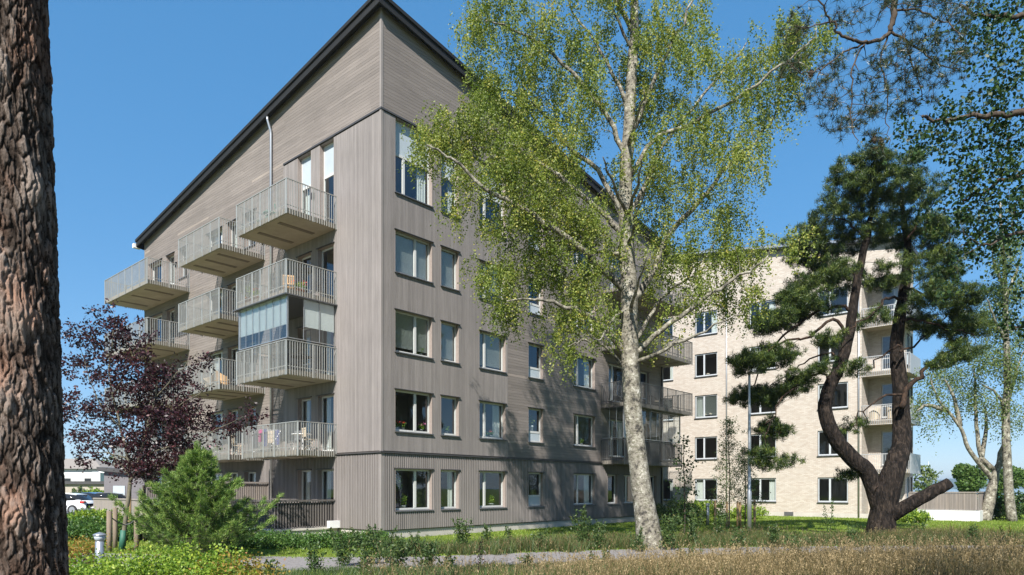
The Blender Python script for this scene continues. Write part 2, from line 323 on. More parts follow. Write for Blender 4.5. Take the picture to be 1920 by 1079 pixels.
# ================================================================= MAIN BUILDING
ANG=math.atan2(.7532,.6578); D0=25.2; X0=-D0*245/F
Rv=Vector((math.cos(ANG),math.sin(ANG),0)); Lv=Vector((-math.sin(ANG),math.cos(ANG),0))
B=empty('apartment_building',(X0,D0,0),ANG,'grey brown timber clad apartment block with sloping black roof and stacked steel balconies','apartment building')
def mR(a,d,z): return (a,-d,z)
def mL(a,d,z): return (-d,a,z)
UE,VE=21.1,21.8; K=.162
def ztop(a): return 19.66-K*a
def cut(lo,hi,holes):
    """interval minus holes"""
    out=[(lo,hi)]
    for h0,h1 in holes:
        nw=[]
        for a,b in out:
            if h1<=a or h0>=b: nw.append((a,b)); continue
            if h0>a: nw.append((a,h0))
            if h1<b: nw.append((h1,b))
        out=nw
    return [q for q in out if q[1]-q[0]>.004]
def boards(mb,mp,a0,a1,z0,z1,ops,pitch=.125,vert=False,slope=False,th=.02):
    g=.0025 if vert else .0035
    if vert:
        n=max(1,round((a1-a0)/pitch)); p=(a1-a0)/n
        for i in range(n):
            lo,hi=a0+i*p,a0+(i+1)*p; es=sorted({lo,hi}|{e for o in ops for e in o[:2] if lo<e<hi}); t=random.random()*.8+.1
            if random.random()<.06: t=random.choice((0,1))
            for e0,e1 in zip(es,es[1:]):
                if e1-e0<.003: continue
                m=(e0+e1)/2; x0=e0+(g if e0==lo else 0); x1=e1-(g if e1==hi else 0)
                if x1-x0<.002: continue
                for b0,b1 in cut(z0,z1,[o[2:4] for o in ops if o[0]<m<o[1]]): mb.box(x0,x1,0,th,b0,b1,mp,t)
    else:
        n=max(1,round((z1-z0)/pitch)); p=(z1-z0)/n
        for i in range(n):
            lo,hi=z0+i*p,z0+(i+1)*p
            es=sorted({lo,hi}|{e for o in ops for e in o[2:4] if lo<e<hi})
            joints=[a0-random.random()*4]
            while joints[-1]<a1: joints.append(joints[-1]+3.2+random.random()*2.2)
            ts=[random.random()*.8+.1 if random.random()>.06 else random.choice((0,1.)) for _ in joints]
            for e0,e1 in zip(es,es[1:]):
                m=(e0+e1)/2
                if e1-e0<.003: continue
                b0=e0+(g if e0==lo else 0); b1=e1-(g if e1==hi else 0)
                if b1-b0<.002: continue
                for j in range(len(joints)-1):
                    s0=max(a0,joints[j]+.0015); s1=min(a1,joints[j+1]-.0015)
                    if s1<=s0: continue
                    for c0,c1 in cut(s0,s1,[o[:2] for o in ops if o[2]<m<o[3]]):
                        eb=et=c1
                        if slope:
                            eb=min(c1,(19.66-b0)/K); et=min(c1,(19.66-b1)/K)
                            if eb<=c0: continue
                            et=max(et,c0)
                        c=[(c0,0,b0),(eb,0,b0),(eb,th,b0),(c0,th,b0),(c0,0,b1),(et,0,b1),(et,th,b1),(c0,th,b1)]
                        mb.hexa([mp(*q) for q in c],ts[j])
def battens(mb,mp,a0,a1,z0,z1,ops,pitch=.104,w=.056,th=.035):
    n=int((a1-a0)/pitch)
    for i in range(n+1):
        lo=a0+i*pitch; hi=min(lo+w,a1); t=random.random()*.6+.2
        if hi-lo<.01: continue
        c=(lo+hi)/2
        for b0,b1 in cut(z0,z1,[(o[2]-.03,o[3]+.03) for o in ops if o[0]-.03<c<o[1]+.03]): mb.box(lo,hi,.0,th,b0,b1,mp,t)
def backplane(mb,mp,a0,a1,z0,z1,ops,d=0.0):
    xs=sorted({a0,a1}|{e for o in ops for e in o[:2] if a0<e<a1}); zs=sorted({z0,z1}|{e for o in ops for e in o[2:4] if z0<e<z1})
    for x0,x1 in zip(xs,xs[1:]):
        for b0,b1 in zip(zs,zs[1:]):
            cx,cz=(x0+x1)/2,(b0+b1)/2
            if any(o[0]<cx<o[1] and o[2]<cz<o[3] for o in ops): continue
            mb.poly([mp(x0,d,b0),mp(x1,d,b0),mp(x1,d,b1),mp(x0,d,b1)])
# openings (a0,a1,z0,z1,kind)
WR=[];
for k in range(5):
    zb,zt=1.05+3*k,2.64+3*k
    top=15.86 if k==4 else zt
    WR+= [(.63,2.50,zb,top,'mr' if k<4 else 'ml',k),(2.97,3.98,zb,top,'s',k),(5.19,6.88,zb,top,'ml',k)]
    WR+= [(8.46,9.56,zb,zt,'d',k),(12.01,13.9,zb,zt,'ml',k)]
    if k==0: WR+=[(15.1,16.1,zb,zt,'s',k),(16.7,18.4,zb,zt,'ml',k),(19.3,20.3,.35,zt,'door',k)]
    else: WR+=[(15.2,17.2,zb-.45,zt,'ml',k),(18.5,19.5,.37+3*k,zt,'door',k)]
WL=[]
for k in range(5):
    zb,zt=.37+3*k,2.66+3*k
    top=15.86 if k==4 else zt
    WL+=[(2.98,4.12 if k<4 else 3.98,zb,top,'s',k),(4.60,5.62,zb,top,'door',k)]
    WL+=[(9.1,10.15,zb+.7,zt,'s',k),(10.8,11.8,zb,zt,'door',k),(12.3,13.95,zb+.5,zt,'ml',k)]
    WL+=[(16.2,17.2,zb+.7,zt,'s',k),(17.8,18.8,zb,zt,'door',k),(19.4,21.1,zb+.5,zt,'ml',k)]
opR=[w[:4] for w in WR]; opL=[w[:4] for w in WL]
bp=MB()
for mp,E,ops in ((mR,UE,opR),(mL,VE,opL)):
    backplane(bp,mp,.005,E,.30,15.95,ops,-.004)
    bp.poly([mp(.005,-.004,15.95),mp(E,-.004,15.95),mp(E,-.004,ztop(E)),mp(.005,-.004,ztop(0))])
# hidden rear walls
bp.poly([(UE,0,.3),(UE,VE,.3),(UE,VE,ztop(UE+VE)),(UE,0,ztop(UE))]); bp.poly([(0,VE,.3),(UE,VE,.3),(UE,VE,ztop(UE+VE)),(0,VE,ztop(VE))])
bp.build('wall_backing',M['groove'],B)
# vertical boards
b=MB(); boards(b,mR,.07,6.95,3.29,15.86,opR,.118,True); b.build('wall',M['board_v'],B)
b=MB(); boards(b,mL,.07,6.68,3.29,15.86,opL,.118,True); b.build('wall',M['board_v'],B)
# horizontal boards
b=MB(); boards(b,mR,7.03,UE-.03,3.29,15.93,opR); boards(b,mR,.07,UE-.03,15.93,19.7,[],slope=True); b.build('wall',M['board_hx'],B)
b=MB(); boards(b,mL,6.74,VE-.03,3.29,15.93,opL); boards(b,mL,.07,VE-.03,15.93,19.7,[],slope=True); b.build('wall',M['board_hy'],B)
# ground floor battens on boards
b=MB(); boards(b,mR,.07,UE-.03,.32,3.2,opR,.104,True,th=.012); battens(b,lambda a,d,z:mR(a,d+.012,z),.07,UE-.03,.34,3.18,opR); b.build('wall',M['board_v'],B)
b=MB(); boards(b,mL,.07,VE-.03,.32,3.2,opL,.104,True,th=.012); battens(b,lambda a,d,z:mL(a,d+.012,z),.07,VE-.03,.34,3.18,opL); b.build('wall',M['board_v'],B)
# corner boards + seam trims
for a_,t_ in (((-.034,.066,-.034,.066,3.27,ztop(0)-.03),.75),((-.045,.066,-.045,.066,.31,3.2),.8),((6.955,7.025,-.028,0,3.27,15.9),.4),((-.028,0,6.685,6.735,3.27,15.9),.4),((UE-.03,UE+.04,-.034,.05,.32,ztop(UE)-.05),.6),((-.034,.05,VE-.03,VE+.04,.32,ztop(VE)-.05),.6)):
    b=MB(); b.box(*a_,None,t_); b.build('corner_board',M['board_v'],B)
# belts
for a_ in ((-.10,UE+.04,-.10,0.0,3.205,3.245),(-.10,0.0,0.003,VE,3.207,3.247),(-.06,6.99,-.06,0.0,15.885,15.95),(-.06,0.0,.003,6.72,15.887,15.952)):
    b=MB(); b.box(*a_); b.build('belt_course',M['dark_trim'],B)
# foundation
b=MB(); b.box(.03,UE-.03,.03,.3,-.3,.33); b.box(.035,.3,.31,VE-.03,-.3,.329); b.build('foundation',M['found'],B)
# roof
def rz(u,v): return 19.80-K*(u+v)
def roofmesh():
    b=MB(); o=.30
    us,ue,vs,ve=-o,UE+.35,-.27,VE+.45
    def slab(u0,u1,v0,v1,top,bot):
        c=[(u0,v0),(u1,v0),(u1,v1),(u0,v1)]
        b.hexa([(x,y,rz(x,y)+bot) for x,y in c]+[(x,y,rz(x,y)+top) for x,y in c])
    slab(us,ue,vs,ve,0,-.12)
    slab(us-.03,ue+.03,vs-.03,vs+.03,.03,-.36); slab(us-.03,us+.03,vs+.031,ve,.031,-.361)
    slab(us-.035,ue,vs-.09,vs-.031,.035,-.10)   # drip edges
    slab(us-.09,us-.031,vs-.03,ve,.036,-.101)
    slab(ue-.03,ue+.03,vs+.031,ve,.0,-.36); slab(us+.031,ue-.031,ve-.03,ve+.03,.0,-.36)
    return b
roofmesh().build('roof',M['black_metal'],B)
# pale gutter end boxes
b=MB(); z=rz(0,VE+.45); b.box(-.44,-.05,VE+.49,VE+.72,z-.34,z-.10); b.build('gutter',M['white'],B)
b=MB(); z=rz(UE,0); b.box(UE+.39,UE+.62,-.40,.2,z-.36,z+.0); b.build('gutter',M['steel'],B)
# interior floors and core
b=MB()
for k in range(6): b.box(.25,UE-.3,.25,VE-.3,.05+3*k,.33+3*k)
b.box(3.6,UE-3.6,3.6,VE-3.6,.34,16.0); b.box(.26,3.59,7.0,7.2,.34,16.0); b.box(.26,3.59,15.2,15.4,.34,16.0); b.box(7.3,7.5,.26,3.59,.34,16.0); b.box(14.6,14.8,.26,3.59,.34,16.0); b.box(4.3,4.45,.26,3.59,.34,16.); b.box(10.7,10.85,.26,3.59,.34,16.)
b.build('interior',M['interior'],B)

def window(parent,mp,a0,a1,z0,z1,kind,rd=.14,frame=M['frame'],sillm=M['sill'],reveal=True,blind=0,curtain=0,split4=None,revm=None,cover=True,fw=.065):
    """recessed window; returns the frame part"""
    f=MB(); d0,d1=-rd-.06,-rd
    nm='door' if kind=='door' else 'window'
    f.box(a0+.012,a0+fw,d0,d1,z0+.02,z1-.015,mp); f.box(a1-fw,a1-.012,d0,d1,z0+.02,z1-.015,mp)
    f.box(a0+fw,a1-fw,d0,d1-.002,z0+.02,z0+.02+fw,mp); f.box(a0+fw,a1-fw,d0,d1-.002,z1-.015-fw,z1-.015,mp)
    w=a1-a0; zt=z1
    if split4: f.box(a0+fw,a1-fw,d0,d1+.01,split4-.05,split4+.05,mp); zt=split4
    if kind in('mr','ml'):
        m=a0+w*(.60 if kind=='mr' else .29); f.box(m-.055,m+.055,d0,d1+.004,z0+.02+fw,zt-.02-(0 if split4 else fw-.02),mp)
        for s in ((m-.055-.03,m-.056),(m+.056,m+.085)): pass
    if kind=='d': m=z0+(z1-z0)*.30; f.box(a0+fw,a1-fw,d0,d1+.004,m-.05,m+.05,mp)
    if kind=='door': m=z0+.75; f.box(a0+fw,a1-fw,d0+.01,d1-.004,m-.03,m+.03,mp)
    o=f.build(nm,frame,parent)
    p=MB(); p.poly([mp(a0+fw-.01,d0+.03,z0+fw),mp(a1-fw+.01,d0+.03,z0+fw),mp(a1-fw+.01,d0+.03,z1-fw),mp(a0+fw-.01,d0+.03,z1-fw)]); p.build('pane',M['glass'],o)
    if kind=='d': p=MB(); p.box(a0+fw,a1-fw,d0+.035,d0+.05,z0+fw+.02,m-.05,mp); p.build('lower_panel',M['panel'],o)
    if split4: p=MB(); p.box(a0+fw,a1-fw,d0+.035,d0+.05,split4+.05,z1-fw-.015,mp); p.build('upper_panel',M['panel'],o)
    if reveal:
        r=MB(); q=.003
        r.box(a0-.0,a0+.012,d0,.022 if cover else -.002,z0,z1,mp); r.box(a1-.012,a1,d0,.022 if cover else -.002,z0,z1,mp); r.box(a0+.012,a1-.012,d0,-.002,z1-.012,z1-q,mp)
        r.build('reveal',revm or M['reveal'],o)
    s_=MB(); e=.035 if kind!='door' else 0
    s_.hexa([mp(*c) for c in ((a0-e,d1,z0-.012),(a1+e,d1,z0-.012),(a1+e,.085,z0-.05),(a0-e,.085,z0-.05),(a0-e,d1,z0+.018),(a1+e,d1,z0+.018),(a1+e,.085,z0-.012),(a0-e,.085,z0-.012))])
    s_.build('sill',sillm,o)
    if cover and not split4:
        h=MB(); h.hexa([mp(*c) for c in ((a0-.05,.0,z1),(a1+.05,.0,z1),(a1+.05,.085,z1-.01),(a0-.05,.085,z1-.01),(a0-.05,.0,z1+.04),(a1+.05,.0,z1+.04),(a1+.05,.085,z1+.012),(a0-.05,.085,z1+.012))]); h.build('head_flashing',M['dark_trim'],o)
    zt2=(split4 or z1)-fw-.01; dd=d0-.04
    if blind:
        bl=MB(); zz=zt2; n=int((zt2-z0-fw)*blind/.045)
        for i in range(n): zc=zt2-.02-i*.045; bl.hexa([mp(*c) for c in ((a0+fw,dd-.018,zc-.010),(a1-fw,dd-.018,zc-.010),(a1-fw,dd+.012,zc+.010),(a0+fw,dd+.012,zc+.010),(a0+fw,dd-.018,zc-.007),(a1-fw,dd-.018,zc-.007),(a1-fw,dd+.012,zc+.013),(a0+fw,dd+.012,zc+.013))])
        bl.build('blind',M['blind'],o)
    if curtain:
        cu=MB()
        for side in ((0,),(1,),(0,1))[curtain-1]:
            cw=w*.26; n=14; pts=[]
            for i in range(n+1):
                a=(a0+fw+cw*i/n) if side==0 else (a1-fw-cw+cw*i/n)
                pts.append((a,dd-.08+.03*math.sin(i*1.9+a)))
            for (x0,y0),(x1,y1) in zip(pts,pts[1:]): cu.poly([mp(x0,y0,z0+.05),mp(x1,y1,z0+.05),mp(x1,y1,zt2),mp(x0,y0,zt2)])
        cu.build('curtain',M['curtain'],o)
    return o
bl={(0,3):.97,(0,2):.9,(1,3):.97,(1,2):.97,(2,2):.95,(2,3):.8}
for i,(a0,a1,z0,z1,kd,k) in enumerate(WR):
    c=[.63,2.97,5.19,8.46,12.01].index(a0) if a0 in (.63,2.97,5.19,8.46,12.01) else 9
    window(B,mR,a0,a1,z0,z1,kd,blind=bl.get((c,k),0),curtain={(0,4):2,(1,0):2,(2,1):2,(1,4):2,(4,2):2,(4,0):2,(9,1):3,(9,2):1}.get((c,k),0),split4=14.56 if (k==4 and c<3) else None)
for i,(a0,a1,z0,z1,kd,k) in enumerate(WL):
    window(B,mL,a0,a1,z0,z1,kd,rd=.17,curtain=random.choice((0,1,2,3,3)),split4=14.56 if (k==4 and a0<6) else None)
# downpipes
d=MB(); v=7.64
zt=rz(-.3,v)-.38
d.tube([mL(v+.0,.27,zt),mL(v,.27,zt-.12),mL(v,.12,zt-.55),mL(v,.10,zt-.7),mL(v,.10,.3)],.055,10); d.build('downpipe',M['steel'],B,True)
for k in range(6):
    pass
d=MB(); d.tube([mL(15.0,.08,3.1),mL(15.0,.08,.3)],.05,8); d.build('downpipe',M['dark_trim'],B,True)
d=MB(); d.tube([mR(UE-.25,.10,zt-3),mR(UE-.25,.10,.3)],.05,8); d.build('downpipe',M['dark_trim'],B,True)
# wall lamps beside the balcony doors
for (v,z) in ((4.42,13.9),(10.45,4.9),(4.42,10.9),(17.5,13.9)):
    w_=MB(); w_.box(v-.05,v+.05,.021,.10,z-.14,z+.14,mL); w_.build('wall_lamp',M['black_metal'],B)

def balcony(parent,mp,a0,a1,off,zb,railm,conc,bars=.105,posts=4,h=1.18,left=True,slots=2,lean=1):
    """slab = balcony part; railing sub-part runs over the slab edge"""
    s=MB(); zt=zb+.20
    s.box(a0,a1,.022,off,zb+.02,zt,mp); s.box(a0+.06,a1-.06,.03,off-.06,zb,zb+.02,mp)
    o=s.build('balcony',conc,parent)
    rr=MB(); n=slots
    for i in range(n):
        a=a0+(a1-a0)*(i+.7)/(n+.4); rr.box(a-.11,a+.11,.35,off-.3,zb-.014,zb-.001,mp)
    rr.build('soffit_shade_plate',M['recess_shade'],o)  # flat plates below the slab, coloured dark like shaded recesses
    r=MB(); z0=zb-.02; z1=zt+h-.12; e=.035
    def bar(a,d,w=.011,t=.02,zl=z0,zh=z1,ax=0):
        if ax==0: r.box(a-w,a+w,d-t/2,d+t/2,zl,zh,mp)
        else: r.box(a-t/2,a+t/2,d-w,d+w,zl,zh,mp)
    n=int((a1-a0)/bars)
    for i in range(1,n):
        a=a0+(a1-a0)*i/n; bar(a,off+e)
    m=int(off/bars)
    for i in range(1,m):
        d=.05+(off-.05)*i/m; bar(a0-e,d,ax=1); bar(a1+e,d,ax=1)
    # posts
    for i in range(posts+1):
        a=a0+(a1-a0)*i/posts
        r.box(a-.025-(e if i==0 else 0),a+.025+(e if i==posts else 0),off+e-.012,off+e+.014,z0-.01,z1,mp)
    for a in (a0-e,a1+e):
        for d in (.045,off*.5): r.box(a-.018,a+.018,d-.022,d+.022,z0-.01,z1,mp)
    # rails
    r.box(a0-e-.02,a1+e+.02,off+e-.022,off+e+.022,z1,z1+.028,mp)
    for a in (a0-e,a1+e): r.box(a-.02,a+.02,.03,off+e-.023,z1+.001,z1+.029,mp)
    for zz in (zt+.10,):
        r.box(a0-e,a1+e,off+e-.026,off+e-.014,zz,zz+.03,mp)
        for a,sg in ((a0-e,1),(a1+e,-1)): r.box(a+sg*.012,a+sg*.024,.04,off+e-.027,zz,zz+.03,mp)
    r.build('railing',railm,o)
    return o
BAL={}
for k in range(1,5):
    zb=.15+3*k; oA=2.18 if k>1 else 1.70
    BAL['A',k]=balcony(B,mL,2.82,6.55 if k>1 else 7.0,oA,zb,M['rail'],M['concrete'],slots=2,posts=5 if k==1 else 6)
    BAL['B',k]=balcony(B,mL,8.32,12.25 if k>1 else 12.6,2.08 if k>1 else 1.65,zb,M['rail'],M['concrete'],slots=3,posts=5)
    BAL['C',k]=balcony(B,mL,15.95,21.75,2.08 if k>1 else 1.65,zb,M['rail'],M['concrete'],slots=3,posts=6)
    BAL['R',k]=balcony(B,mR,14.5,21.25 if k>1 else 20.75,1.80 if k>1 else 1.40,zb,M['rail_shaded'],M['concrete_shaded'],slots=4,posts=7)
# glazed balconies
def glazing(bal,mp,a0,a1,off,z0,z1,n,blindf,side_gap=True,open_side=True):
    g=MB(); fr=MB(); blb=MB()
    d=off-.05
    for i in range(n):
        x0=a0+.05+(a1-a0-.1)*i/n; x1=a0+.05+(a1-a0-.1)*(i+1)/n
        g.poly([mp(x0+.006,d,z0),mp(x1-.006,d,z0),mp(x1-.006,d,z1-.04),mp(x0+.006,d,z1-.04)])
        fr.box(x0-.006,x0+.006,d-.012,d+.012,z0,z1-.04,mp)
        if blindf:
            q=int((z1-.05-z0)*blindf/.04)
            for j in range(q):
                zc=z1-.06-j*.04; blb.hexa([mp(*c) for c in ((x0+.012,d-.06,zc-.022),(x1-.012,d-.06,zc-.022),(x1-.012,d-.035,zc+.018),(x0+.012,d-.035,zc+.018),(x0+.012,d-.064,zc-.020),(x1-.012,d-.064,zc-.020),(x1-.012,d-.039,zc+.020),(x0+.012,d-.039,zc+.020))])
    fr.box(a0+.03,a1-.03,d-.03,d+.03,z1-.04,z1,mp); fr.box(a0+.03,a1-.03,d-.03,d+.03,z0-.03,z0,mp)
    fr.box(a0+.03,a0+.075,d-.031,d+.031,z0,z1-.041,mp); fr.box(a1-.075,a1-.03,d-.031,d+.031,z0,z1-.041,mp)
    m=3; w=(off-.1)/m
    for a in (a0+.05,a1-.05):
        fr.box(a-.025,a+.025,.05,d-.035,z1-.039,z1-.001,mp); fr.box(a-.025,a+.025,.05,d-.035,z0-.029,z0-.001,mp)
        for i in range(m):
            y0=.06+w*i; y1=.06+w*(i+1)
            if a<a0+.1 and open_side and i==m-1: continue
            g.poly([mp(a,y0,z0),mp(a,y1-.006,z0),mp(a,y1-.006,z1-.04),mp(a,y0,z1-.04)]); fr.box(a-.012,a+.012,y1-.006,y1+.006,z0,z1-.04,mp)
            if blindf and a<a0+.1:
                q=int((z1-.05-z0)*blindf/.04); sg=1
                for j in range(q): zc=z1-.06-j*.04; blb.box(a+.03,a+.05,y0+.01,y1-.02,zc-.016,zc+.012,mp)
    o=fr.build('glazing_frame',M['steel'],bal); return g,blb
g,bb=glazing(BAL['A',2],mL,2.82,6.55,2.18,7.55-.0,9.14,7,.70); g.build('glazing',M['glass2'],BAL['A',2]); bb.build('blind',M['blind'],BAL['A',2])
t=MB(); t.box(2.72,6.68,.03,2.32,9.105,9.145,mL); t.build('canopy',M['sill'],BAL['A',2])
g,bb=glazing(BAL['R',1],mR,14.5,20.75,1.40,4.55,6.14,9,0,open_side=False); g.build('glazing',M['glass2'],BAL['R',1])
t=MB(); t.box(14.4,20.9,.03,1.55,6.105,6.145,mR); t.build('canopy',M['dark_trim'],BAL['R',1])

# terrace enclosure along the left facade
M['fence_shaded']=toned('shaded_fence_slats',[(0,(.02,.018,.017)),(.25,(.03,.027,.025)),(.5,(.10,.09,.083)),(1,(.16,.142,.13))],.8,12,.15,(1,1,.08),.3)  # balcony shade darkens these slat colours; lowest tones stand for shaded gaps
tf=MB()
def pfence(mb,mp,a0,a1,d,z0,z1,along='a',pitch=.10,w=.055):
    n=int(abs(a1-a0)/pitch)
    for i in range(n+1):
        a=a0+i*pitch; t=.5+.5*random.random()
        if along=='a': mb.box(a,a+w,d,d+.02,z0,z1,mp,t)
        else: mb.box(d,d+.02,a,a+w,z0,z1,mp,t)
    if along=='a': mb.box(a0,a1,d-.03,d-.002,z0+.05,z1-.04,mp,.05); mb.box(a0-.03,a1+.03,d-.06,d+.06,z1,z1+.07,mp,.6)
    else: mb.box(d+.023,d+.05,a0,a1,z0+.05,z1-.04,mp,.05); mb.box(d-.06,d+.06,a0-.0,a1,z1,z1+.071,mp,.6)
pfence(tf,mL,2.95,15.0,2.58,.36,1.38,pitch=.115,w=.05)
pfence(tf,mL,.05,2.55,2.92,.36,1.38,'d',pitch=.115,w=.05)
tf.build('terrace_fence',M['fence_shaded'],B)
for v in (8.0,15.0): tf=MB(); pfence(tf,mL,.05,2.5,v,.36,2.1 if v<10 else 1.9,'d'); tf.build('terrace_fence',M['fence'],B)
tf=MB(); pfence(tf,mL,15.2,22.0,2.58,.30,1.30,pitch=.16,w=.15); tf.build('terrace_fence',M['fence'],B)
p=MB(); p.box(2.75,15.1,.02,2.78,.05,.36,mL); p.box(2.70,15.15,.0205,2.84,.30,.365,mL); p.box(15.1,22,.02,2.75,.02,.28,mL); p.build('terrace_plinth',M['stone'],B)
# boxes / meter at foot
p=MB(); p.box(2.55,2.74,.03,.5,.34,.62,mL); p.build('junction_box',M['white'],B)

# ================================================================= SECOND BUILDING (pale brick)
w0=.75
O2=Vector((24.21-.7532*w0,41.2+.6578*w0,0))
C=empty('brick_apartment_building',O2,ANG,'pale brick apartment block behind the trees with grey window frames','apartment building')
VE2=26; UE2=3.95
def mL2(a,d,z): return (-d,a,z)
def mR2(a,d,z): return (a,-d,z)
ops2=[]
ws2=[]
for k in range(6):
    zb,zt=.98+3.04*k,2.60+3.06*k
    cols=[(2.9+.0,4.75,'mr')] if k<5 else []
    cols+=[(7.46,9.32,'mr'),(11.68,13.42,'mr'),(15.2,16.4,'s'),(19,20.8,'mr')]
    for a0,a1,kd in cols:
        if k==5 and a0<12: continue
        ws2.append((a0,a1,zb,zt,kd))
ops2=[w[:4] for w in ws2]+[(0,2.1,.9 if k==0 else 3.05*k+.05,3.05*(k+1)-.25) for k in range(0,5)]
ops2+=[(0,2.1,.1,.9)]
def zt2(v): return 16.95+.155*v
b=MB(); backplane(b,mL2,0,VE2,.25,16.6,ops2,0)
b.poly([mL2(0,0,16.6),mL2(VE2,0,16.6),mL2(VE2,0,zt2(VE2)),mL2(0,0,zt2(0))])
sideops=[(0,1.6,o[2],o[3]) for o in ops2 if o[0]==0 and o[2]>.5]+[(0,1.6,.1,.9)]
sw=[(2.1,2.9,.6+3.05*k,2.6+3.05*k) for k in range(5)]+[(3.15,3.7,.9+3.05*k,2.6+3.05*k) for k in range(5)]
backplane(b,mR2,0,UE2,.25,16.6,sideops+sw,0)
b.poly([mR2(0,0,16.6),mR2(UE2,0,16.6),mR2(UE2,0,14.6),mR2(UE2,0,zt2(0)-.0),mR2(0,0,zt2(0))][:2]+[mR2(UE2,0,zt2(0)),mR2(0,0,zt2(0))])
b.poly([(UE2,0,.2),(UE2,3,.2),(UE2,3,zt2(3)),(UE2,0,zt2(0))]); b.poly([(0,VE2,.2),(14,VE2,.2),(14,VE2,zt2(VE2)),(0,VE2,zt2(VE2))]); b.poly([(UE2,3,.2),(14,3,.2),(14,3,zt2(3)-.3),(UE2,3,zt2(3))]); b.poly([(14,3,.2),(14,VE2,.2),(14,VE2,zt2(VE2)),(14,3,zt2(3)-.3)])
# loggia inner walls
wl=[(.35,1.35,3.05*k+.3,3.05*k+2.5) for k in range(5)]
backplane(b,lambda a,d,z:(1.6-d,a,z),0,2.1,.2,15.3,wl,0)
b.poly([(0,2.1,.2),(1.6,2.1,.2),(1.6,2.1,15.3),(0,2.1,15.3)])
b.build('wall',M['brick'],C)
for (a0,a1,z0,z1) in wl: window(C,lambda a,d,z:(1.6-d,a,z),a0,a1,z0,z1,'door',rd=.05,reveal=False,cover=False,curtain=1)
for (a0,a1,z0,z1) in sw: window(C,mR2,a0,a1,z0,z1,'s',rd=.08,reveal=False,cover=False,frame=M['panel'],curtain=3)
b=MB(); b.box(-.02,.3,.31,VE2,-.2,.28); b.box(-.02,UE2,-.02,.3,-.2,.279); b.build('foundation',M['found'],C)
b=MB()
c_=[(-.4,-.35),(UE2+.2,-.35),(UE2+.2,3.0),(14.3,3.0),(14.3,VE2+.3),(-.4,VE2+.3)]
i0=len(b.v); b.v+=[(x,y,zt2(y)+.02) for x,y in c_]+[(x,y,zt2(y)+.30) for x,y in c_]; b.face(range(i0+5,i0-1,-1)); b.face(range(i0+6,i0+12)); [b.face((i0+k,i0+(k+1)%6,i0+6+(k+1)%6,i0+6+k)) for k in range(6)]; b.build('roof',M['dark_trim'],C)
b=MB(); c_=[(-.46,-.35),(-.401,-.35),(-.401,VE2+.3),(-.46,VE2+.3)]
b.hexa([(x,y,zt2(y)+.10) for x,y in c_]+[(x,y,zt2(y)+.26) for x,y in c_]); b.build('gutter',M['steel'],C)
frame2=plain('light_grey_window_frame',(.50,.53,.55),.4,.1,.06,2)
for i,(a0,a1,z0,z1,kd) in enumerate(ws2): window(C,mL2,a0,a1,z0,z1,kd if i%3 else ('mr' if kd=='mr' else kd),rd=.07,frame=frame2,sillm=M['sill'],reveal=False,cover=False,blind=(.95 if i in (12,13) else 0),curtain=random.choice((0,0,1,2)),fw=.075)
b=MB()
for k in range(6): b.box(.25,UE2-.02,2.3,VE2-.3,-.1+3.05*k,.12+3.05*k); b.box(1.8,UE2-.3,.25,2.29,-.1+3.05*k,.12+3.05*k)
b.box(3.6,13.8,4,VE2-.3,.13,16.4)
for v in (6.5,10.5,14.5): b.box(.26,3.59,v,v+.15,.13,16.3)
b.build('interior',M['interior'],C)
for v in (2.25,):
    d=MB(); d.tube([mL2(v,.08,15.6),mL2(v,.08,.1)],.05,8); d.build('downpipe',M['steel'],C,True)
d=MB(); d.tube([mL2(10.95,.08,zt2(10.95)),mL2(10.95,.08,.1)],.05,8); d.build('downpipe',M['steel'],C,True)
panelm=plain('perforated_grey_panel',(.42,.43,.44),.5,.3,.05,2)
for k in range(1,5):
    zb=3.05*k
    s_=MB(); s_.box(.0,1.59,-.55,2.09,zb-.2,zb+.0); s_.box(-.06,3.2,-.75,-.56,zb-.2,zb-.001)if 0 else None
    s_.box(1.60,3.0,-.55,-.01,zb-.2,zb-.001)
    o=s_.build('balcony',M['concrete'],C)
    r=MB()
    for i in range(26): a=-.52+2.6*i/25; r.box(-.06,-.04,a-.011,a+.011,zb-.25,zb+.95)
    r.box(-.075,-.025,-.58,2.1,zb+.95,zb+.99); r.build('railing',panelm,o)
    r=MB(); r.box(-.03,3.0,-.60,-.57,zb-.25,zb+.97); r.build('side_panel',panelm,o)
# terrace wall at the right end (own part of the brick building)
def mT(a,d,z): return (a,-d,z)
tf=MB(); pfence(tf,lambda a,d,z:(a,-d,z),0,5.6,0,0,0) if 0 else None
n=46
for i in range(n): a=.6+3.4*i/n; tf.box(-.25,-.22,-a,-a+.05,.62,1.62,None,random.random())
tf.box(-.28,-.19,-4.05,-.6,1.62,1.69,None,.3); tf.box(-.215,-.2,-4,-.6,.66,1.6,None,.5)
for i in range(60): a=-.2+7*i/60; tf.box(a,a+.10,-4.05,-4.02,.62,1.62,None,random.random())
tf.box(-.28,6.8,-4.08,-4.0,1.62,1.70,None,.3)
tf.build('terrace_fence',M['fence'],C)
p=MB(); p.box(-.3,6.9,-4.12,-.03,-.1,.61); p.build('terrace_wall',M['render_white'],C)
# basement vent
p=MB(); p.box(6.3,6.9,.01,.05,.05,.30,mL2); p.build('vent',M['sill'],C)

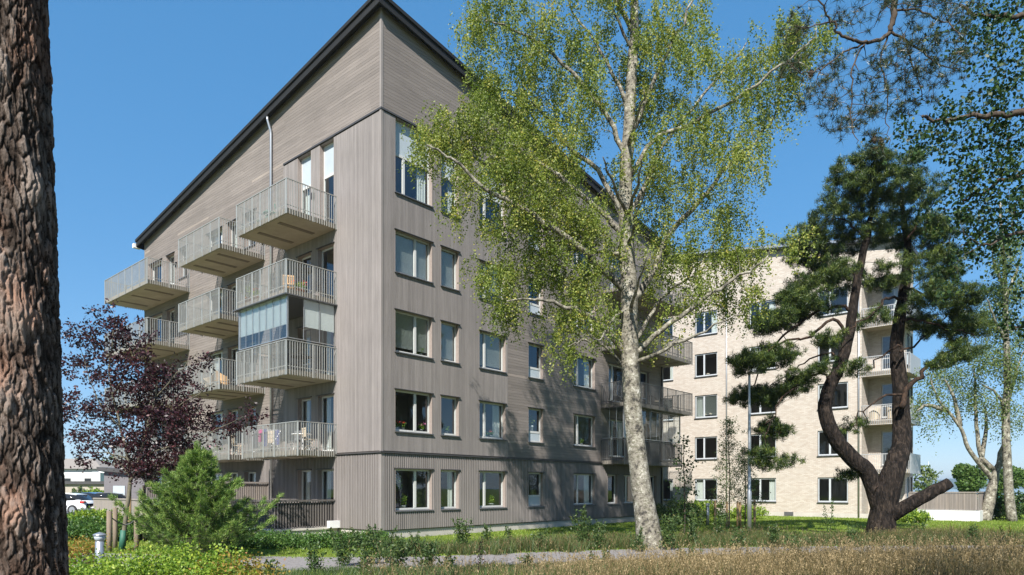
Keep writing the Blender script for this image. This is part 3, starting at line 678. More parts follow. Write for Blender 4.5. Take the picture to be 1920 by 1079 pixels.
# ================================================================= VEGETATION
def rnd(a,b): return a+(b-a)*rng.random()
def catmull(pts, rad, sub=5):
    P=[Vector(p) for p in pts]; out=[]; ro=[]
    for i in range(len(P)-1):
        p0=P[max(i-1,0)];p1=P[i];p2=P[i+1];p3=P[min(i+2,len(P)-1)]
        for k in range(sub):
            t=k/sub; out.append(.5*((2*p1)+(p2-p0)*t+(2*p0-5*p1+4*p2-p3)*t*t+(3*p1-p0-3*p2+p3)*t**3)); ro.append(rad[i]*(1-t)+rad[i+1]*t)
    out.append(P[-1]); ro.append(rad[-1]); return out,ro
class Tree:
    def __init__(s, wander=.10): s.mb=MB(); s.nodes=[]; s.nr=[]; s.tips=[]; s.wander=wander
    def limb(s, pts, rad, sides=8, sub=5, wob=.0, cap=True):
        p,r=catmull(pts,rad,sub)
        if wob: p=[q+Vector(rng.normal(0,1,3))*wob*(.3+.7*i/len(p)) if 0<i<len(p)-1 else q for i,q in enumerate(p)]
        s.mb.tube(p,r,sides,cap); s.nodes+= [tuple(q) for q in p]; s.nr+=list(r); return p
    def grow(s, targets, sag=.0, r0=.025, minz=-99, sides=4, trunkward=.35, lift=.0):
        """targets sorted outward; each is joined to the nearest node with a curved thin branch"""
        tg=[Vector(t) for t in targets]
        base=np.array(s.nodes); c=base.mean(0)
        tg.sort(key=lambda t:min((base-np.array(t))@np.array([1,0,0])*0+np.linalg.norm(base-np.array(t),axis=1)))
        for t in tg:
            A=np.array(s.nodes); d=A-np.array(t); dd=np.linalg.norm(d,axis=1)+np.maximum(0,(A[:,2]-t.z))*trunkward
            i=int(dd.argmin()); a=Vector(s.nodes[i]); L=(t-a).length
            if L<.12: s.tips.append(tuple(t)); continue
            rr=min(s.nr[i]*.75, r0*(.4+L*.5)); n=max(3,min(7,int(L/.35)+2)); pts=[]
            off=Vector(rng.normal(0,1,3))*s.wander*L
            for k in range(n):
                u=k/(n-1); p=a.lerp(t,u)+off*math.sin(math.pi*u)+Vector((0,0,lift*L*math.sin(math.pi*u)-sag*L*u*u*(1-u)))
                pts.append(p)
            rs=[rr*(1-.7*k/(n-1)) for k in range(n)]
            s.mb.tube(pts,rs,sides,False)
            for k in range(1,n): s.nodes.append(tuple(pts[k])); s.nr.append(max(rs[k],.006))
            s.tips.append(tuple(t))
def ell(clumps, dens):
    """random points in ellipsoids (centre, (rx,ry,rz)); dens = points per m^3 or int"""
    out=[]
    for c,r,n in clumps:
        for _ in range(int(n*dens)):
            v=rng.normal(0,1,3); v/=np.linalg.norm(v); v*=rng.random()**.45
            out.append((c[0]+v[0]*r[0],c[1]+v[1]*r[1],c[2]+v[2]*r[2]))
    return out
def pxc(x,y,Y,rx,ry,ryd,n): return (tuple(W3(x,y,Y)),(rx/F*Y,ryd,ry/F*Y),n)
def quads(cent, size, droop=0., aspect=.6, clump=None, tone_bias=0.):
    """leaf rhombi: cent (N,3)"""
    N_=len(cent); d=rng.normal(0,1,(N_,3)); d[:,2]-=droop; d/=np.linalg.norm(d,axis=1)[:,None]
    n=rng.normal(0,1,(N_,3)); w=np.cross(d,n); w/=np.linalg.norm(w,axis=1)[:,None]
    sz=(size*(.6+.8*rng.random(N_)))[:,None]
    a=cent; b=cent+d*sz*.5+w*sz*aspect*.5; c=cent+d*sz; e=cent+d*sz*.5-w*sz*aspect*.5
    v=np.stack([a,b,c,e],1).reshape(-1,3); f=np.arange(N_*4).reshape(-1,4)
    return v,f
def tones(N_, clump=None, base=.5, spread=.22):
    t=base+rng.normal(0,spread,N_)
    if clump is not None: t=t+clump
    return np.clip(t,0,1)
def sprays_birch(tips, per, size, hang=(.3,1.0), strings=4, spread=.10):
    tips=np.array(tips); nt_=len(tips); c=[]; cl=[]
    for i in range(nt_):
        tb=rng.normal(0,.10)
        for s_ in range(strings):
            o=rng.normal(0,.16,3)*np.array([1,1,.6]); L=rnd(*hang); m=per//strings
            u=rng.random(m); dr=rng.normal(0,.22,2)
            p=tips[i]+o+np.stack([dr[0]*u*L,dr[1]*u*L,-u*L],1)+rng.normal(0,spread,(m,3))*np.array([1,1,.8])
            c.append(p); cl.append(np.full(m,tb))
    return np.concatenate(c),np.concatenate(cl)
def needles(tips, per, L, w, up=.4, rad=.12, dirs=None):
    """tufts of needle triangles"""
    tips=np.array(tips); nt_=len(tips)
    c=np.repeat(tips,per,0)+rng.normal(0,rad*.35,(nt_*per,3)); d=rng.normal(0,1,(nt_*per,3)); d[:,2]+=up
    if dirs is not None: d+=np.repeat(np.array(dirs),per,0)*1.3
    d/=np.linalg.norm(d,axis=1)[:,None]; n=rng.normal(0,1,d.shape); q=np.cross(d,n); q/=np.linalg.norm(q,axis=1)[:,None]
    l=(L*(.7+.6*rng.random(len(d))))[:,None]
    v=np.stack([c-q*w*.5,c+q*w*.5,c+d*l],1).reshape(-1,3); f=np.arange(len(v)).reshape(-1,3)
    return v,f,np.repeat(rng.normal(0,.12,nt_),per)
def rebase(mb, loc):
    mb.v=[(p[0]-loc[0],p[1]-loc[1],p[2]-loc[2]) for p in mb.v]
def plant(name, loc, label, cat, group=None): return empty(name,loc,0,label,cat,group)
def finish(tree, root, loc, bark, leaves_v, leaves_f, leaves_t, leafm, crown='crown', trunkname='trunk'):
    rebase(tree.mb,loc); tree.mb.build(trunkname,bark,root,True)
    np_mesh(crown,leaves_v-np.array(loc),leaves_f,leaves_t,leafm,root)

# ---- big birch in front of the right facade
YB=21.3
def B3(x,y,dy=0): return W3(x,y,YB+dy)
loc=tuple(W3(1214,1000,YB)); loc=(loc[0],loc[1],0)
T=Tree(.10)
def trunkr(px): return px/F*YB
base=W3(1217,1018,YB); 
T.limb([(base.x+.05,YB,-.15),B3(1214,985),B3(1205,930),B3(1196,860),B3(1186,760),B3(1181,660),B3(1180,560),B3(1175,450),B3(1173,360),B3(1178,260),B3(1184,160),B3(1189,60),B3(1190,-60),B3(1196,-200),B3(1200,-340)],
  [.48,.375,.325,.295,.28,.27,.26,.235,.21,.19,.165,.14,.11,.06,.02],14,5,.012)
def L_(pts,r0,dy,wob=.05):
    n=len(pts); P=[B3(x,y,dy*(i/(n-1))) for i,(x,y) in enumerate(pts)]; T.limb(P,[r0*(1-.8*i/(n-1)) for i in range(n)],7,4,wob)
L_([(1172,662),(1140,620),(1100,590),(1050,572),(1000,560),(950,565)],.11,-1.2)
L_([(1172,690),(1130,650),(1090,640),(1065,650)],.06,-.8)
L_([(1172,545),(1135,510),(1085,460),(1030,425),(965,385),(905,350),(850,300),(800,272)],.13,-2.0)
L_([(1170,440),(1120,390),(1050,330),(985,290),(930,250),(880,225)],.10,-.3)
L_([(1168,400),(1120,320),(1060,270),(1010,200),(950,170),(900,160)],.09,1.2)
L_([(1172,290),(1140,220),(1085,150),(1020,90),(960,50),(910,40)],.09,-.8)
L_([(1180,200),(1140,120),(1090,40),(1050,-40)],.07,.6)
L_([(1186,100),(1150,20),(1110,-60)],.06,-1)
L_([(1186,60),(1120,-60),(1040,-140),(950,-170)],.08,.8)
L_([(1192,-60),(1140,-180),(1080,-260)],.06,-.6)
L_([(1192,640),(1215,600),(1240,560),(1290,520),(1330,470),(1380,420)],.07,1.5)
L_([(1190,560),(1220,515),(1255,440),(1310,380),(1370,310),(1420,260),(1455,210)],.12,.5)
L_([(1193,662),(1240,620),(1290,585),(1350,540),(1400,510),(1440,480)],.10,-1.6)
L_([(1193,680),(1250,655),(1320,620),(1390,590)],.07,-2.4)
L_([(1180,400),(1210,350),(1240,280),(1300,200),(1360,130),(1400,80)],.09,1.0)
L_([(1183,250),(1215,180),(1250,100),(1290,20),(1310,-40)],.09,-.8)
L_([(1182,330),(1230,260),(1300,230),(1400,170),(1480,110),(1530,70)],.085,-1.2)
L_([(1172,480),(1120,470),(1060,470),(1000,480)],.07,2.2)
L_([(1174,580),(1150,600),(1120,640),(1090,600)],.05,-2.8)
for a in range(9):   # towards and away from the viewer
    y=rnd(100,600); dy=rnd(2.2,3.6)*(1 if a%2 else -1); x=1180+rnd(-60,60); L_([(1177,y),(1177+(x-1177)*.5,y-50),(x,y-110)],.07,dy)
cl=[(800,275,40,35,1.2,3),(850,255,60,45,1.4,5),(900,230,60,50,1.5,5),(930,160,50,45,1.5,4),(890,60,45,70,1.2,3.4),(930,20,50,45,1.4,3),(990,60,60,70,1.8,5),
 (1010,150,70,60,2.2,6),(980,250,70,60,2.2,7),(880,330,70,60,1.6,5),(960,330,80,60,2.2,8),(1050,300,80,70,2.6,8),(1090,190,70,70,2.6,6),(1090,80,70,80,2.4,6),(1120,-20,80,60,2.4,4),
 (1040,400,80,60,2.4,8),(960,420,70,45,1.8,5),(1100,420,60,60,2.4,5),(900,500,45,45,1.2,3),(950,520,60,50,1.6,5),(1020,500,60,50,2,5),(1090,520,60,50,2.2,5),(960,580,45,45,1.2,2.6),(1060,590,55,50,1.5,3.5),(1120,600,45,45,1.5,2.6),(1070,660,40,40,.9,1.7),(850,400,35,45,1,1.6),
 (1230,60,60,80,2.4,5),(1290,30,60,60,2,3),(1240,180,70,70,2.4,6),(1310,140,60,60,2.2,4),(1260,290,70,60,2.4,5),(1340,240,60,60,2.2,4),(1400,130,55,60,1.8,3.6),(1460,80,50,50,1.4,3),(1500,90,60,50,1.3,3),(1440,200,50,55,1.6,3.2),(1480,150,45,50,1.3,2.2),(1550,60,25,30,.8,.7),
 (1400,290,60,55,1.8,3.6),(1330,340,60,60,2,4),(1250,380,60,60,2.2,4),(1370,400,50,50,1.6,3),(1290,460,55,50,1.8,3.6),(1360,480,50,45,1.5,3),(1420,470,45,40,1.4,2),(1240,500,45,50,1.8,2.6),(1300,560,50,45,1.5,2.6),(1370,560,50,40,1.4,2.4),(1420,540,35,35,1.2,1.2),(1230,620,40,40,1.5,1.4),(1480,460,40,25,1.2,1.0),
 (1180,-60,90,70,2.6,4),(1180,-190,80,70,2,4),(900,-70,50,50,1.6,3),(960,-120,60,60,2,4),(930,-190,50,60,1.6,3),(1010,-220,60,60,2,4),(1080,-280,70,60,2,4),(1040,-120,60,60,2,4),(1150,-340,70,70,1.8,4),(1250,-240,60,60,1.8,3),(1190,120,60,60,2.4,3),(1170,330,60,70,2.6,3.4),(1160,470,60,60,2.6,2.6)]
tg=ell([pxc(x,y-14,YB+rnd(-.6,.6),rx*.86,ry*.80,rd,n*(.62 if (x<960 and y>290) else 1)) for x,y,rx,ry,rd,n in cl],4.7)
T.grow(tg,.12,.014,lift=.12)
lc,lt=sprays_birch(T.tips,240,.07,(.3,1.2),7,.045)
v,f=quads(lc,.063,.7,.72)
root=plant('birch_tree',loc,'tall silver birch with pale peeling trunk standing before the timber building','tree')
finish(T,root,loc,M['birch_bark'],v,f,tones(len(f),lt*1.6,.50,.25),M['birch_leaf'])

# ---- old pine with forked trunk
YP=26.0
def P3(x,y,dy=0): return W3(x,y,YP+dy)
loc=(P3(1655,0).x,YP,0)
T=Tree(.14)
T.limb([(P3(1652,0).x,YP,-.2),P3(1652,990),P3(1656,960),P3(1662,925),P3(1672,880),P3(1678,850)],[.62,.52,.46,.42,.32,.2],14,4,.03)
T.limb([P3(1655,985),P3(1630,893),P3(1600,862),P3(1568,825),P3(1548,780),P3(1552,735),P3(1575,685),P3(1592,630),P3(1600,570),P3(1612,500),P3(1628,430),P3(1638,370),P3(1640,310)],[.26,.31,.30,.28,.26,.24,.22,.19,.165,.14,.11,.07,.03],12,4,.02)
T.limb([P3(1660,985),P3(1678,885),P3(1690,835,.4),P3(1690,790,.6),P3(1688,720,.7),P3(1680,650,.8),P3(1690,580,.9),P3(1698,520,.9),P3(1702,470,.9),P3(1695,410,.8),P3(1690,350,.7)],[.30,.36,.35,.33,.29,.25,.21,.18,.14,.10,.05],12,4,.02)
T.limb([P3(1660,975),P3(1690,955,-.4),P3(1735,930,-.7),P3(1762,915,-.8),P3(1781,905,-.9)],[.30,.27,.24,.225,.20],12,4,.015)
T.mb.m=1
def LP(pts,r0,dy,wob=.10):
    n=len(pts); T.limb([P3(x,y,dy*(i/(n-1))) for i,(x,y) in enumerate(pts)],[r0*(1-.75*i/(n-1)) for i in range(n)],6,4,wob)
LP([(1690,765),(1705,725),(1735,695),(1765,665),(1790,655)],.12,.8)
LP([(1690,740),(1650,745),(1620,770),(1600,800)],.05,-1)
LP([(1560,720),(1540,700),(1500,720),(1460,760),(1440,800),(1430,850)],.05,-1.3)
LP([(1590,630),(1560,600),(1520,630),(1480,640),(1430,660),(1400,690)],.07,-1)
LP([(1598,580),(1560,575),(1510,600),(1460,640),(1420,700),(1400,740)],.07,.6)
LP([(1580,680),(1550,660),(1510,680),(1470,700),(1430,740)],.05,1.2)
LP([(1688,650),(1660,660),(1630,690),(1610,700)],.05,.5)
LP([(1690,560),(1660,560),(1640,590),(1600,610),(1560,640)],.06,-.8)
LP([(1608,520),(1570,500),(1540,480),(1510,490)],.06,.9)
LP([(1625,450),(1590,420),(1560,410)],.05,-.9); LP([(1700,500),(1740,470),(1780,450)],.05,.6)
LP([(1698,540),(1730,550),(1770,570),(1820,600)],.06,.5); LP([(1695,600),(1730,600),(1780,620),(1830,640)],.06,-.6)
LP([(1700,450),(1730,410),(1750,380)],.05,-.6); LP([(1688,660),(1720,640),(1760,600),(1790,580)],.05,1)
LP([(1660,900),(1640,920)],.03,-.4)
cl=[(1620,310,60,40,1.0,5),(1680,320,60,45,1.1,5),(1590,360,55,45,1.1,4),(1650,370,70,50,1.3,5),(1720,370,55,45,1.2,4),(1560,420,50,45,1.1,4),(1620,440,60,45,1.3,4),(1700,430,70,45,1.3,5),(1760,430,50,40,1.1,4),
 (1510,440,35,30,.9,2.2),(1540,500,55,45,1.2,5),(1500,540,35,30,.9,2),(1610,520,60,40,1.2,2.4),(1700,510,55,40,1.2,2.6),(1770,490,50,40,1.1,3),
 (1480,590,60,34,1.1,5),(1530,575,45,30,1.0,2),(1430,610,40,25,.8,2),(1740,560,55,35,1.1,4),(1800,560,40,30,.9,3),(1770,610,60,35,1.0,4),(1820,620,35,30,.9,2.6),(1800,665,40,30,.8,3),(1720,610,35,25,.8,1.4),
 (1410,680,50,28,.9,4.5),(1460,665,50,28,1,4),(1560,640,40,22,.9,1.5),(1640,600,40,25,1.0,1.6),(1400,745,36,24,.8,3),(1445,740,48,30,.9,4),(1500,715,40,28,.9,3),(1540,690,30,22,.8,1),(1600,690,30,20,.8,1),
 (1455,805,42,36,.8,3.2),(1425,860,34,28,.7,2.0),(1470,870,25,25,.6,.8),(1600,800,22,22,.6,.8),(1590,890,26,25,.6,.9),(1650,540,30,20,.8,1),(1760,680,30,20,.6,.8)]
clumps=[pxc(x,y,YP+rnd(-1.1,1.3),rx*.85,ry*.72,rd*1.25,n) for x,y,rx,ry,rd,n in cl]
clumps+=[pxc(x,y,YP+rnd(-.8,.8),rx,ry,rd,n) for x,y,rx,ry,rd,n in ((1520,470,45,30,1.0,3),(1560,520,50,30,1.0,3.5),(1500,560,40,22,.9,2.5),(1450,600,40,20,.8,2),(1780,520,35,30,.8,2.5),(1820,590,30,35,.8,2.5))]
tg=ell(clumps,10); T.grow(tg,.08,.024,lift=.10)
tt=np.array(T.tips); near=[]
for k in range(5): near.append(tt+rng.normal(0,.13,tt.shape)*np.array([1,1,.45]))
tt=np.concatenate(near)
v,f,c=needles(tt,46,.135,.020,.9,.15)
root=plant('old_pine_tree',loc,'old forked pine with sawn off low limb standing before the pale brick building','tree')
finish(T,root,loc,[M['pine_bark'],M['pine_bark_red']],v,f,tones(len(f),c*1.3,.47,.24),M['needle'])

# ---- foreground pine trunk at the left edge: displaced bark plates
def near_trunk():
    Y=4.1; cx=W3(28,0,Y).x; H_=7.5; nz=900; na=420
    zs=np.linspace(-.1,H_,nz); th=np.linspace(0,2*math.pi,na,endpoint=False)
    Z,TH=np.meshgrid(zs,th,indexing='ij')
    r0=.296-.014*Z+.05*np.exp(-Z/.35)
    q=np.zeros_like(Z)
    # plate pattern: worley-like ridges from random seeds stretched vertically
    rg=np.random.default_rng(3); ns=3400
    sz=rg.uniform(-.3,H_+.2,ns); sth=rg.uniform(0,2*math.pi,ns); sh=rg.uniform(.3,1,ns)
    for i in range(nz):
        dz=(sz-zs[i]); m=np.abs(dz)<.6; a=sth[m]; dzz=dz[m]*.20; hh=sh[m]
        da=(th[:,None]-a[None,:]+math.pi)%(2*math.pi)-math.pi
        wob=.012*np.sin(zs[i]*31+a*7)[None,:]+.006*np.sin(th*40+zs[i]*60)[:,None]
        d=np.sqrt((da*.30+wob*.6)**2+dzz[None,:]**2)
        o=np.argsort(d,axis=1)[:,:2]; d1=np.take_along_axis(d,o[:,:1],1)[:,0]; d2=np.take_along_axis(d,o[:,1:2],1)[:,0]
        e=np.clip((d2-d1)/.009,0,1); q[i]=(e**.5)*(.006+.020*hh[o[:,0]])
    fz=rg.normal(0,1,Z.shape); fz=(fz+np.roll(fz,1,0)+np.roll(fz,2,0)+np.roll(fz,3,0)+np.roll(fz,1,1)+np.roll(fz,4,0))/2.4; lay=np.floor((q+.004*np.sin(Z*14+TH*5)+.003*np.sin(Z*47+TH*23))/.006)*.006; q=q*.4+lay*.6+fz*.0016
    def bump(z,a,rz,ra,h):
        da=(TH-a+math.pi)%(2*math.pi)-math.pi; return h*np.exp(-((Z-z)/rz)**2-(da/ra)**2)
    q+=bump(3.05,4.75,.20,.55,.085)+bump(3.02,4.95,.055,.16,-.13)+bump(2.86,4.6,.05,.4,-.04)+bump(2.42,5.0,.11,.5,.05)+bump(2.30,4.9,.05,.18,-.045)+bump(1.75,5.5,.1,.2,.03)+bump(2.85,5.6,.10,.3,.03)+bump(4.3,5.3,.12,.2,.03)+bump(3.65,5.95,.12,.25,.03)
    r=r0+q; lean=-.020*Z
    X=cx+lean+r*np.cos(TH); Yy=Y+r*np.sin(TH)
    v=np.stack([X,Yy,Z],-1).reshape(-1,3); idx=np.arange(nz*na).reshape(nz,na)
    f=np.stack([idx[:-1],np.roll(idx,-1,1)[:-1],np.roll(idx,-1,1)[1:],idx[1:]],-1).reshape(-1,4)
    depth=q[:-1].reshape(-1)
    return v,f,np.clip(depth/.05,0,1),(cx,Y,0)
v,f,t,loc=near_trunk()
m,nt,b,o=new_mat('plated_pine_bark')
at=N(nt,'ShaderNodeAttribute'); at.attribute_name='tone'
n1=noise(nt,9,9,.75,(1,1,.45)); ad=N(nt,'ShaderNodeMath',operation='MULTIPLY_ADD'); nt.links.new(n1.outputs['Fac'],ad.inputs[0]); ad.inputs[1].default_value=.9; 
nt.links.new(at.outputs['Fac'],ad.inputs[2])
rr=ramp(nt,[(.36,(.012,.009,.007)),(.58,(.060,.043,.033)),(.82,(.165,.128,.105)),(1,(.31,.25,.21))],ad.outputs[0])
n2=noise(nt,3.2,6,.7,(1,1,.6)); r2=ramp(nt,[(.48,(1,1,1)),(.64,(1.28,.95,.80))],n2.outputs['Fac'])
mx=N(nt,'ShaderNodeMix',data_type='RGBA',blend_type='MULTIPLY'); mx.inputs[0].default_value=1; nt.links.new(rr.outputs[0],mx.inputs[6]); nt.links.new(r2.outputs[0],mx.inputs[7])
nt.links.new(mx.outputs[2],b.inputs['Base Color']); setin(b,Roughness=.92); b.inputs['Specular IOR Level'].default_value=.15
n3=noise(nt,60,8,.8,(1,1,.7)); bp=N(nt,'ShaderNodeBump'); setin(bp,Strength=1,Distance=.018); nt.links.new(n3.outputs['Fac'],bp.inputs['Height']); nt.links.new(bp.outputs[0],b.inputs['Normal'])
M['plated']=m
root=plant('pine_tree',loc,'thick old pine trunk with rough plated bark at the left edge, close to the viewer','tree')
np_mesh('trunk',v-np.array(loc),f,t,m,root,False)
# its crown, high above the frame
T=Tree(.12); T.limb([(loc[0]-.2,loc[1],7.4),(loc[0]-.3,loc[1],10),(loc[0]-.2,loc[1]-.3,13)],[.14,.10,.04],8,4)
tg=ell([((loc[0]-.8,loc[1]-1.0,12.0),(2.0,1.8,1.3),30)],1); T.grow(tg,.05,.02)
v,f,c=needles(np.concatenate([np.array(T.tips)+rng.normal(0,.3,(len(T.tips),3)) for _ in range(5)]),26,.13,.02,.6,.2)
rebase(T.mb,loc); T.mb.build('limb',M['pine_bark_red'],root,True); np_mesh('crown',v-np.array(loc),f,tones(len(f),c),M['needle'],root)

# ---- pine whose bare twiggy bough hangs into the frame from the upper right
YN=7.0
def N3(x,y,dy=0): return W3(x,y,YN+dy)
loc=(N3(2260,0).x,YN-1.0,0)
T=Tree(.16)
T.limb([(loc[0],loc[1],-.1),(loc[0]+.05,loc[1],3),(loc[0]-.05,loc[1],6.5),(loc[0]-.1,loc[1],10)],[.27,.24,.2,.12],10,4,.01)
T.limb([(loc[0]-.05,loc[1],6.6),N3(2000,-150,-.5),N3(1800,-130,-.2),N3(1700,-70),N3(1678,-10),N3(1676,30),N3(1668,60)],[.09,.06,.05,.045,.036,.030,.022],8,5,.01)
def LN(pts,r0,dy=0,wob=.012):
    n=len(pts); T.limb([N3(x,y,dy*(i/(n-1))) for i,(x,y) in enumerate(pts)],[r0*(1-.7*i/(n-1)) for i in range(n)],5,5,wob)
LN([(1668,62),(1650,76),(1622,80),(1596,74),(1570,60),(1560,40),(1545,15),(1530,-20)],.022,-.2)
LN([(1664,68),(1650,120),(1664,170),(1660,230),(1668,275)],.010,.1); LN([(1622,80),(1600,120),(1598,170),(1596,230),(1606,270)],.011,-.3)
LN([(1620,82),(1580,100),(1540,130),(1500,135),(1480,120)],.011,-.3); LN([(1672,60),(1720,90),(1760,120),(1800,130)],.014,.3)
LN([(1675,20),(1720,20),(1770,40),(1810,70)],.013,-.3); LN([(1560,40),(1520,50),(1490,50)],.009,-.2); LN([(1690,-60),(1740,-10),(1800,10)],.012,.2); LN([(1700,85),(1720,150),(1740,200)],.009,.2)
cl=[(1500,50,35,25,.3,7),(1490,120,30,30,.3,8),(1530,170,35,30,.35,9),(1570,200,35,35,.35,9),(1600,230,35,30,.35,9),(1560,120,40,30,.35,7),(1640,200,35,50,.35,9),(1660,270,15,18,.2,2),(1640,130,40,35,.4,9),(1700,100,45,35,.45,12),(1750,120,45,35,.45,14),(1790,130,25,20,.35,6),(1730,50,50,35,.45,14),(1780,50,35,30,.4,9),(1700,180,35,30,.35,8),(1640,20,40,30,.4,8),(1580,10,40,25,.4,8),(1720,0,60,30,.45,10),(1620,270,22,18,.25,3),(1740,180,22,22,.3,4)]
tg=ell([pxc(x,y,YN+rnd(-.25,.25),rx,ry,rd,n) for x,y,rx,ry,rd,n in cl],2.6)
T.grow(tg,.05,.013,trunkward=-.0)
tips=np.array(T.tips); A=np.array(T.nodes)
tt=np.concatenate([tips]+[tips+rng.normal(0,.035,tips.shape) for _ in range(1)])
v,f,c=needles(tt,20,.072,.0052,.25,.02)
root=plant('pine_tree',loc,'pine leaning in from the right, its bare twiggy bough hanging over the view','tree')
finish(T,root,loc,M['dark_bark'],v,f,tones(len(f),c,.4,.28),M['needle_near'])
# cones on that bough
for k,(x,y) in enumerate(((1521,137),(1640,262),(1652,265))):
    mb=MB(); c0=N3(x,y,-.1); mb.lathe((0,0,0),[(.004,-.045),(.018,-.03),(.024,-.005),(.020,.015),(.008,.03)],9)
    for q in range(40):
        a=q*2.4; zz=-.04+.07*q/40; r_=.022*math.sin(math.pi*(q+3)/46)+.003; p=Vector((r_*math.cos(a),r_*math.sin(a),zz)); e=Vector((math.cos(a),math.sin(a),.25))*.009; w=Vector((-math.sin(a),math.cos(a),0))*.006
        mb.poly([tuple(p+w),tuple(p+w+e),tuple(p-w+e),tuple(p-w)])
    o=mb.build('cone',M['dark_bark'],root); o.location=c0-Vector(loc)

# ---- alder / linden foliage hanging in from the right
YA=9.0
def A3(x,y,dy=0): return W3(x,y,YA+dy)
loc=(A3(2300,0).x,YA-.6,0)
T=Tree(.12); T.limb([(loc[0],loc[1],-.1),(loc[0],loc[1],3.5),(loc[0]-.1,loc[1],7),(loc[0]-.1,loc[1],10)],[.24,.2,.16,.08],10,4,.02)
def LA(pts,r0,dy=0):
    n=len(pts); T.limb([A3(x,y,dy*(i/(n-1))-.3*(1-i/(n-1))) for i,(x,y) in enumerate(pts)],[r0*(1-.7*i/(n-1)) for i in range(n)],6,5,.03)
LA([(2285,200),(2100,60),(1980,25),(1900,30),(1850,30),(1800,10)],.06,.3)
LA([(2285,330),(2100,230),(1980,212),(1900,215),(1840,220),(1770,225),(1730,218)],.06,-.2)
LA([(2285,480),(2100,330),(1990,300),(1900,330),(1840,360),(1800,380)],.05,.5)
LA([(2285,650),(2100,560),(1980,580),(1930,600),(1905,620)],.05,.4)
LA([(2285,520),(2100,430),(1980,420),(1900,440),(1840,460)],.04,-.4)
cl=[(1830,15,45,25,.5,6),(1880,35,45,35,.6,8),(1900,90,40,30,.5,5),(1850,80,25,20,.4,2.5),(1810,60,20,20,.4,1.5),(1845,165,45,25,.5,6),(1890,150,35,30,.5,3),(1900,215,35,30,.5,6),(1780,225,45,25,.5,6),(1715,235,30,25,.4,4),(1740,265,30,18,.4,3),(1830,240,45,30,.5,7),(1880,280,45,30,.6,8),(1840,310,45,30,.5,7),(1900,340,40,40,.6,9),(1815,350,35,25,.5,4),(1850,390,45,35,.6,9),(1900,420,35,35,.6,7),(1830,430,35,25,.5,4),(1800,460,30,30,.4,3),(1905,500,20,25,.5,1.5),(1905,610,22,35,.4,4),(1925,570,25,30,.4,3),(1770,390,25,25,.4,2),(1795,510,14,20,.3,1)]
tg=ell([pxc(x,y,YA+rnd(-.4,.4),rx,ry,rd,n) for x,y,rx,ry,rd,n in cl],2.7)
T.grow(tg,.08,.008,trunkward=0)
lc,lt=sprays_birch(T.tips,27,.05,(.08,.28),3,.05)
v,f=quads(lc,.05,.5,.8)
root=plant('leafy_tree',loc,'broadleaved tree reaching in from the right with glossy leaves darkened for shade','tree')
finish(T,root,loc,M['dark_bark'],v,f,tones(len(f),lt,.38,.22),M['alder_leaf'])

# ---- purple leaved plum with stakes
YU=21.0
def U3(x,y,dy=0): return W3(x,y,YU+dy)
loc=(U3(232,0).x,YU,0)
T=Tree(.10)
T.limb([(U3(230,0).x,YU,-.05),U3(234,985),U3(240,940),U3(244,905)],[.075,.065,.06,.055],8,4,.006)
T.limb([U3(244,910),U3(240,860),U3(225,800),U3(210,740),U3(205,680),U3(212,630),U3(215,590)],[.045,.04,.035,.03,.022,.015,.008],6,4,.02)
T.limb([U3(244,905),U3(262,860),U3(275,800),U3(290,750),U3(300,690)],[.045,.035,.03,.02,.01],6,4,.02)
for pts in ([(242,890),(215,860),(180,820),(150,790),(130,760)],[(225,800),(190,760),(165,700),(150,640)],[(212,740),(240,690),(260,640),(270,600)],[(275,800),(320,770),(370,740),(400,720)],[(262,860),(310,840),(360,830),(420,800),(480,770)],[(290,750),(330,700),(370,660)],[(240,860),(200,850),(160,850),(140,860)],[(210,680),(180,640),(150,620),(125,625)]):
    n=len(pts); T.limb([U3(x,y,rnd(-1,1)*(i/(n-1))) for i,(x,y) in enumerate(pts)],[.025*(1-.75*i/(n-1)) for i in range(n)],5,4,.03)
cl=[(215,600,40,35,.5,3.4),(200,640,60,35,.7,4.4),(150,625,30,22,.4,1.6),(250,650,40,30,.6,3),(160,690,45,40,.6,3.4),(215,700,50,40,.8,5),(270,690,50,35,.7,5),(140,760,35,35,.5,3),(190,770,50,40,.8,5),(250,760,50,40,.9,7),(310,720,55,35,.8,7),(350,760,50,35,.7,5),(310,790,60,35,.9,9),(230,830,55,35,.8,6),(170,830,45,30,.6,3),(150,860,25,16,.4,1.2),(290,850,60,35,.9,9),(350,830,50,35,.8,5),(300,885,50,18,.7,4),(400,790,45,25,.5,2),(430,800,35,22,.4,1.4),(480,775,30,22,.4,1.0),(370,680,30,22,.5,1.3),(350,860,40,20,.6,3),(250,880,35,18,.6,2.6)]
tg=ell([pxc(x,y,YU+rnd(-.3,.3),rx,ry,rd,n) for x,y,rx,ry,rd,n in cl],5.0)
T.grow(tg,-.05,.008,lift=.05)
lc,lt=sprays_birch(T.tips,44,.08,(-.14,.14),2,.09)
v,f=quads(lc,.095,.2,.55)
root=plant('plum_tree',loc,'young purple leaved tree tied between wooden stakes at the left of the building','tree')
finish(T,root,loc,M['plum_bark'],v,f,tones(len(f),lt,.42,.25),M['plum_leaf'])
gmb=MB(); gmb.tube([(U3(229,0).x-loc[0]-.0,0,0),(U3(232,985).x-loc[0]-.005,0,.60)],[.10,.085],8); gmb.build('trunk_guard',M['green_guard'],root,True)
def stake(x,Y,h,lab,grp,r=.05,bt=M['greywood']):
    p=W3(x,0,Y); mb=MB(); mb.lathe((0,0,0),[(r,-.1),(r*1.02,h*.5),(r*.98,h-.02),(r*.8,h)],10); o=mb.build('wooden_stake',bt,None,True); o.location=(p.x,Y,0); return tag(o,lab,'stake',grp)
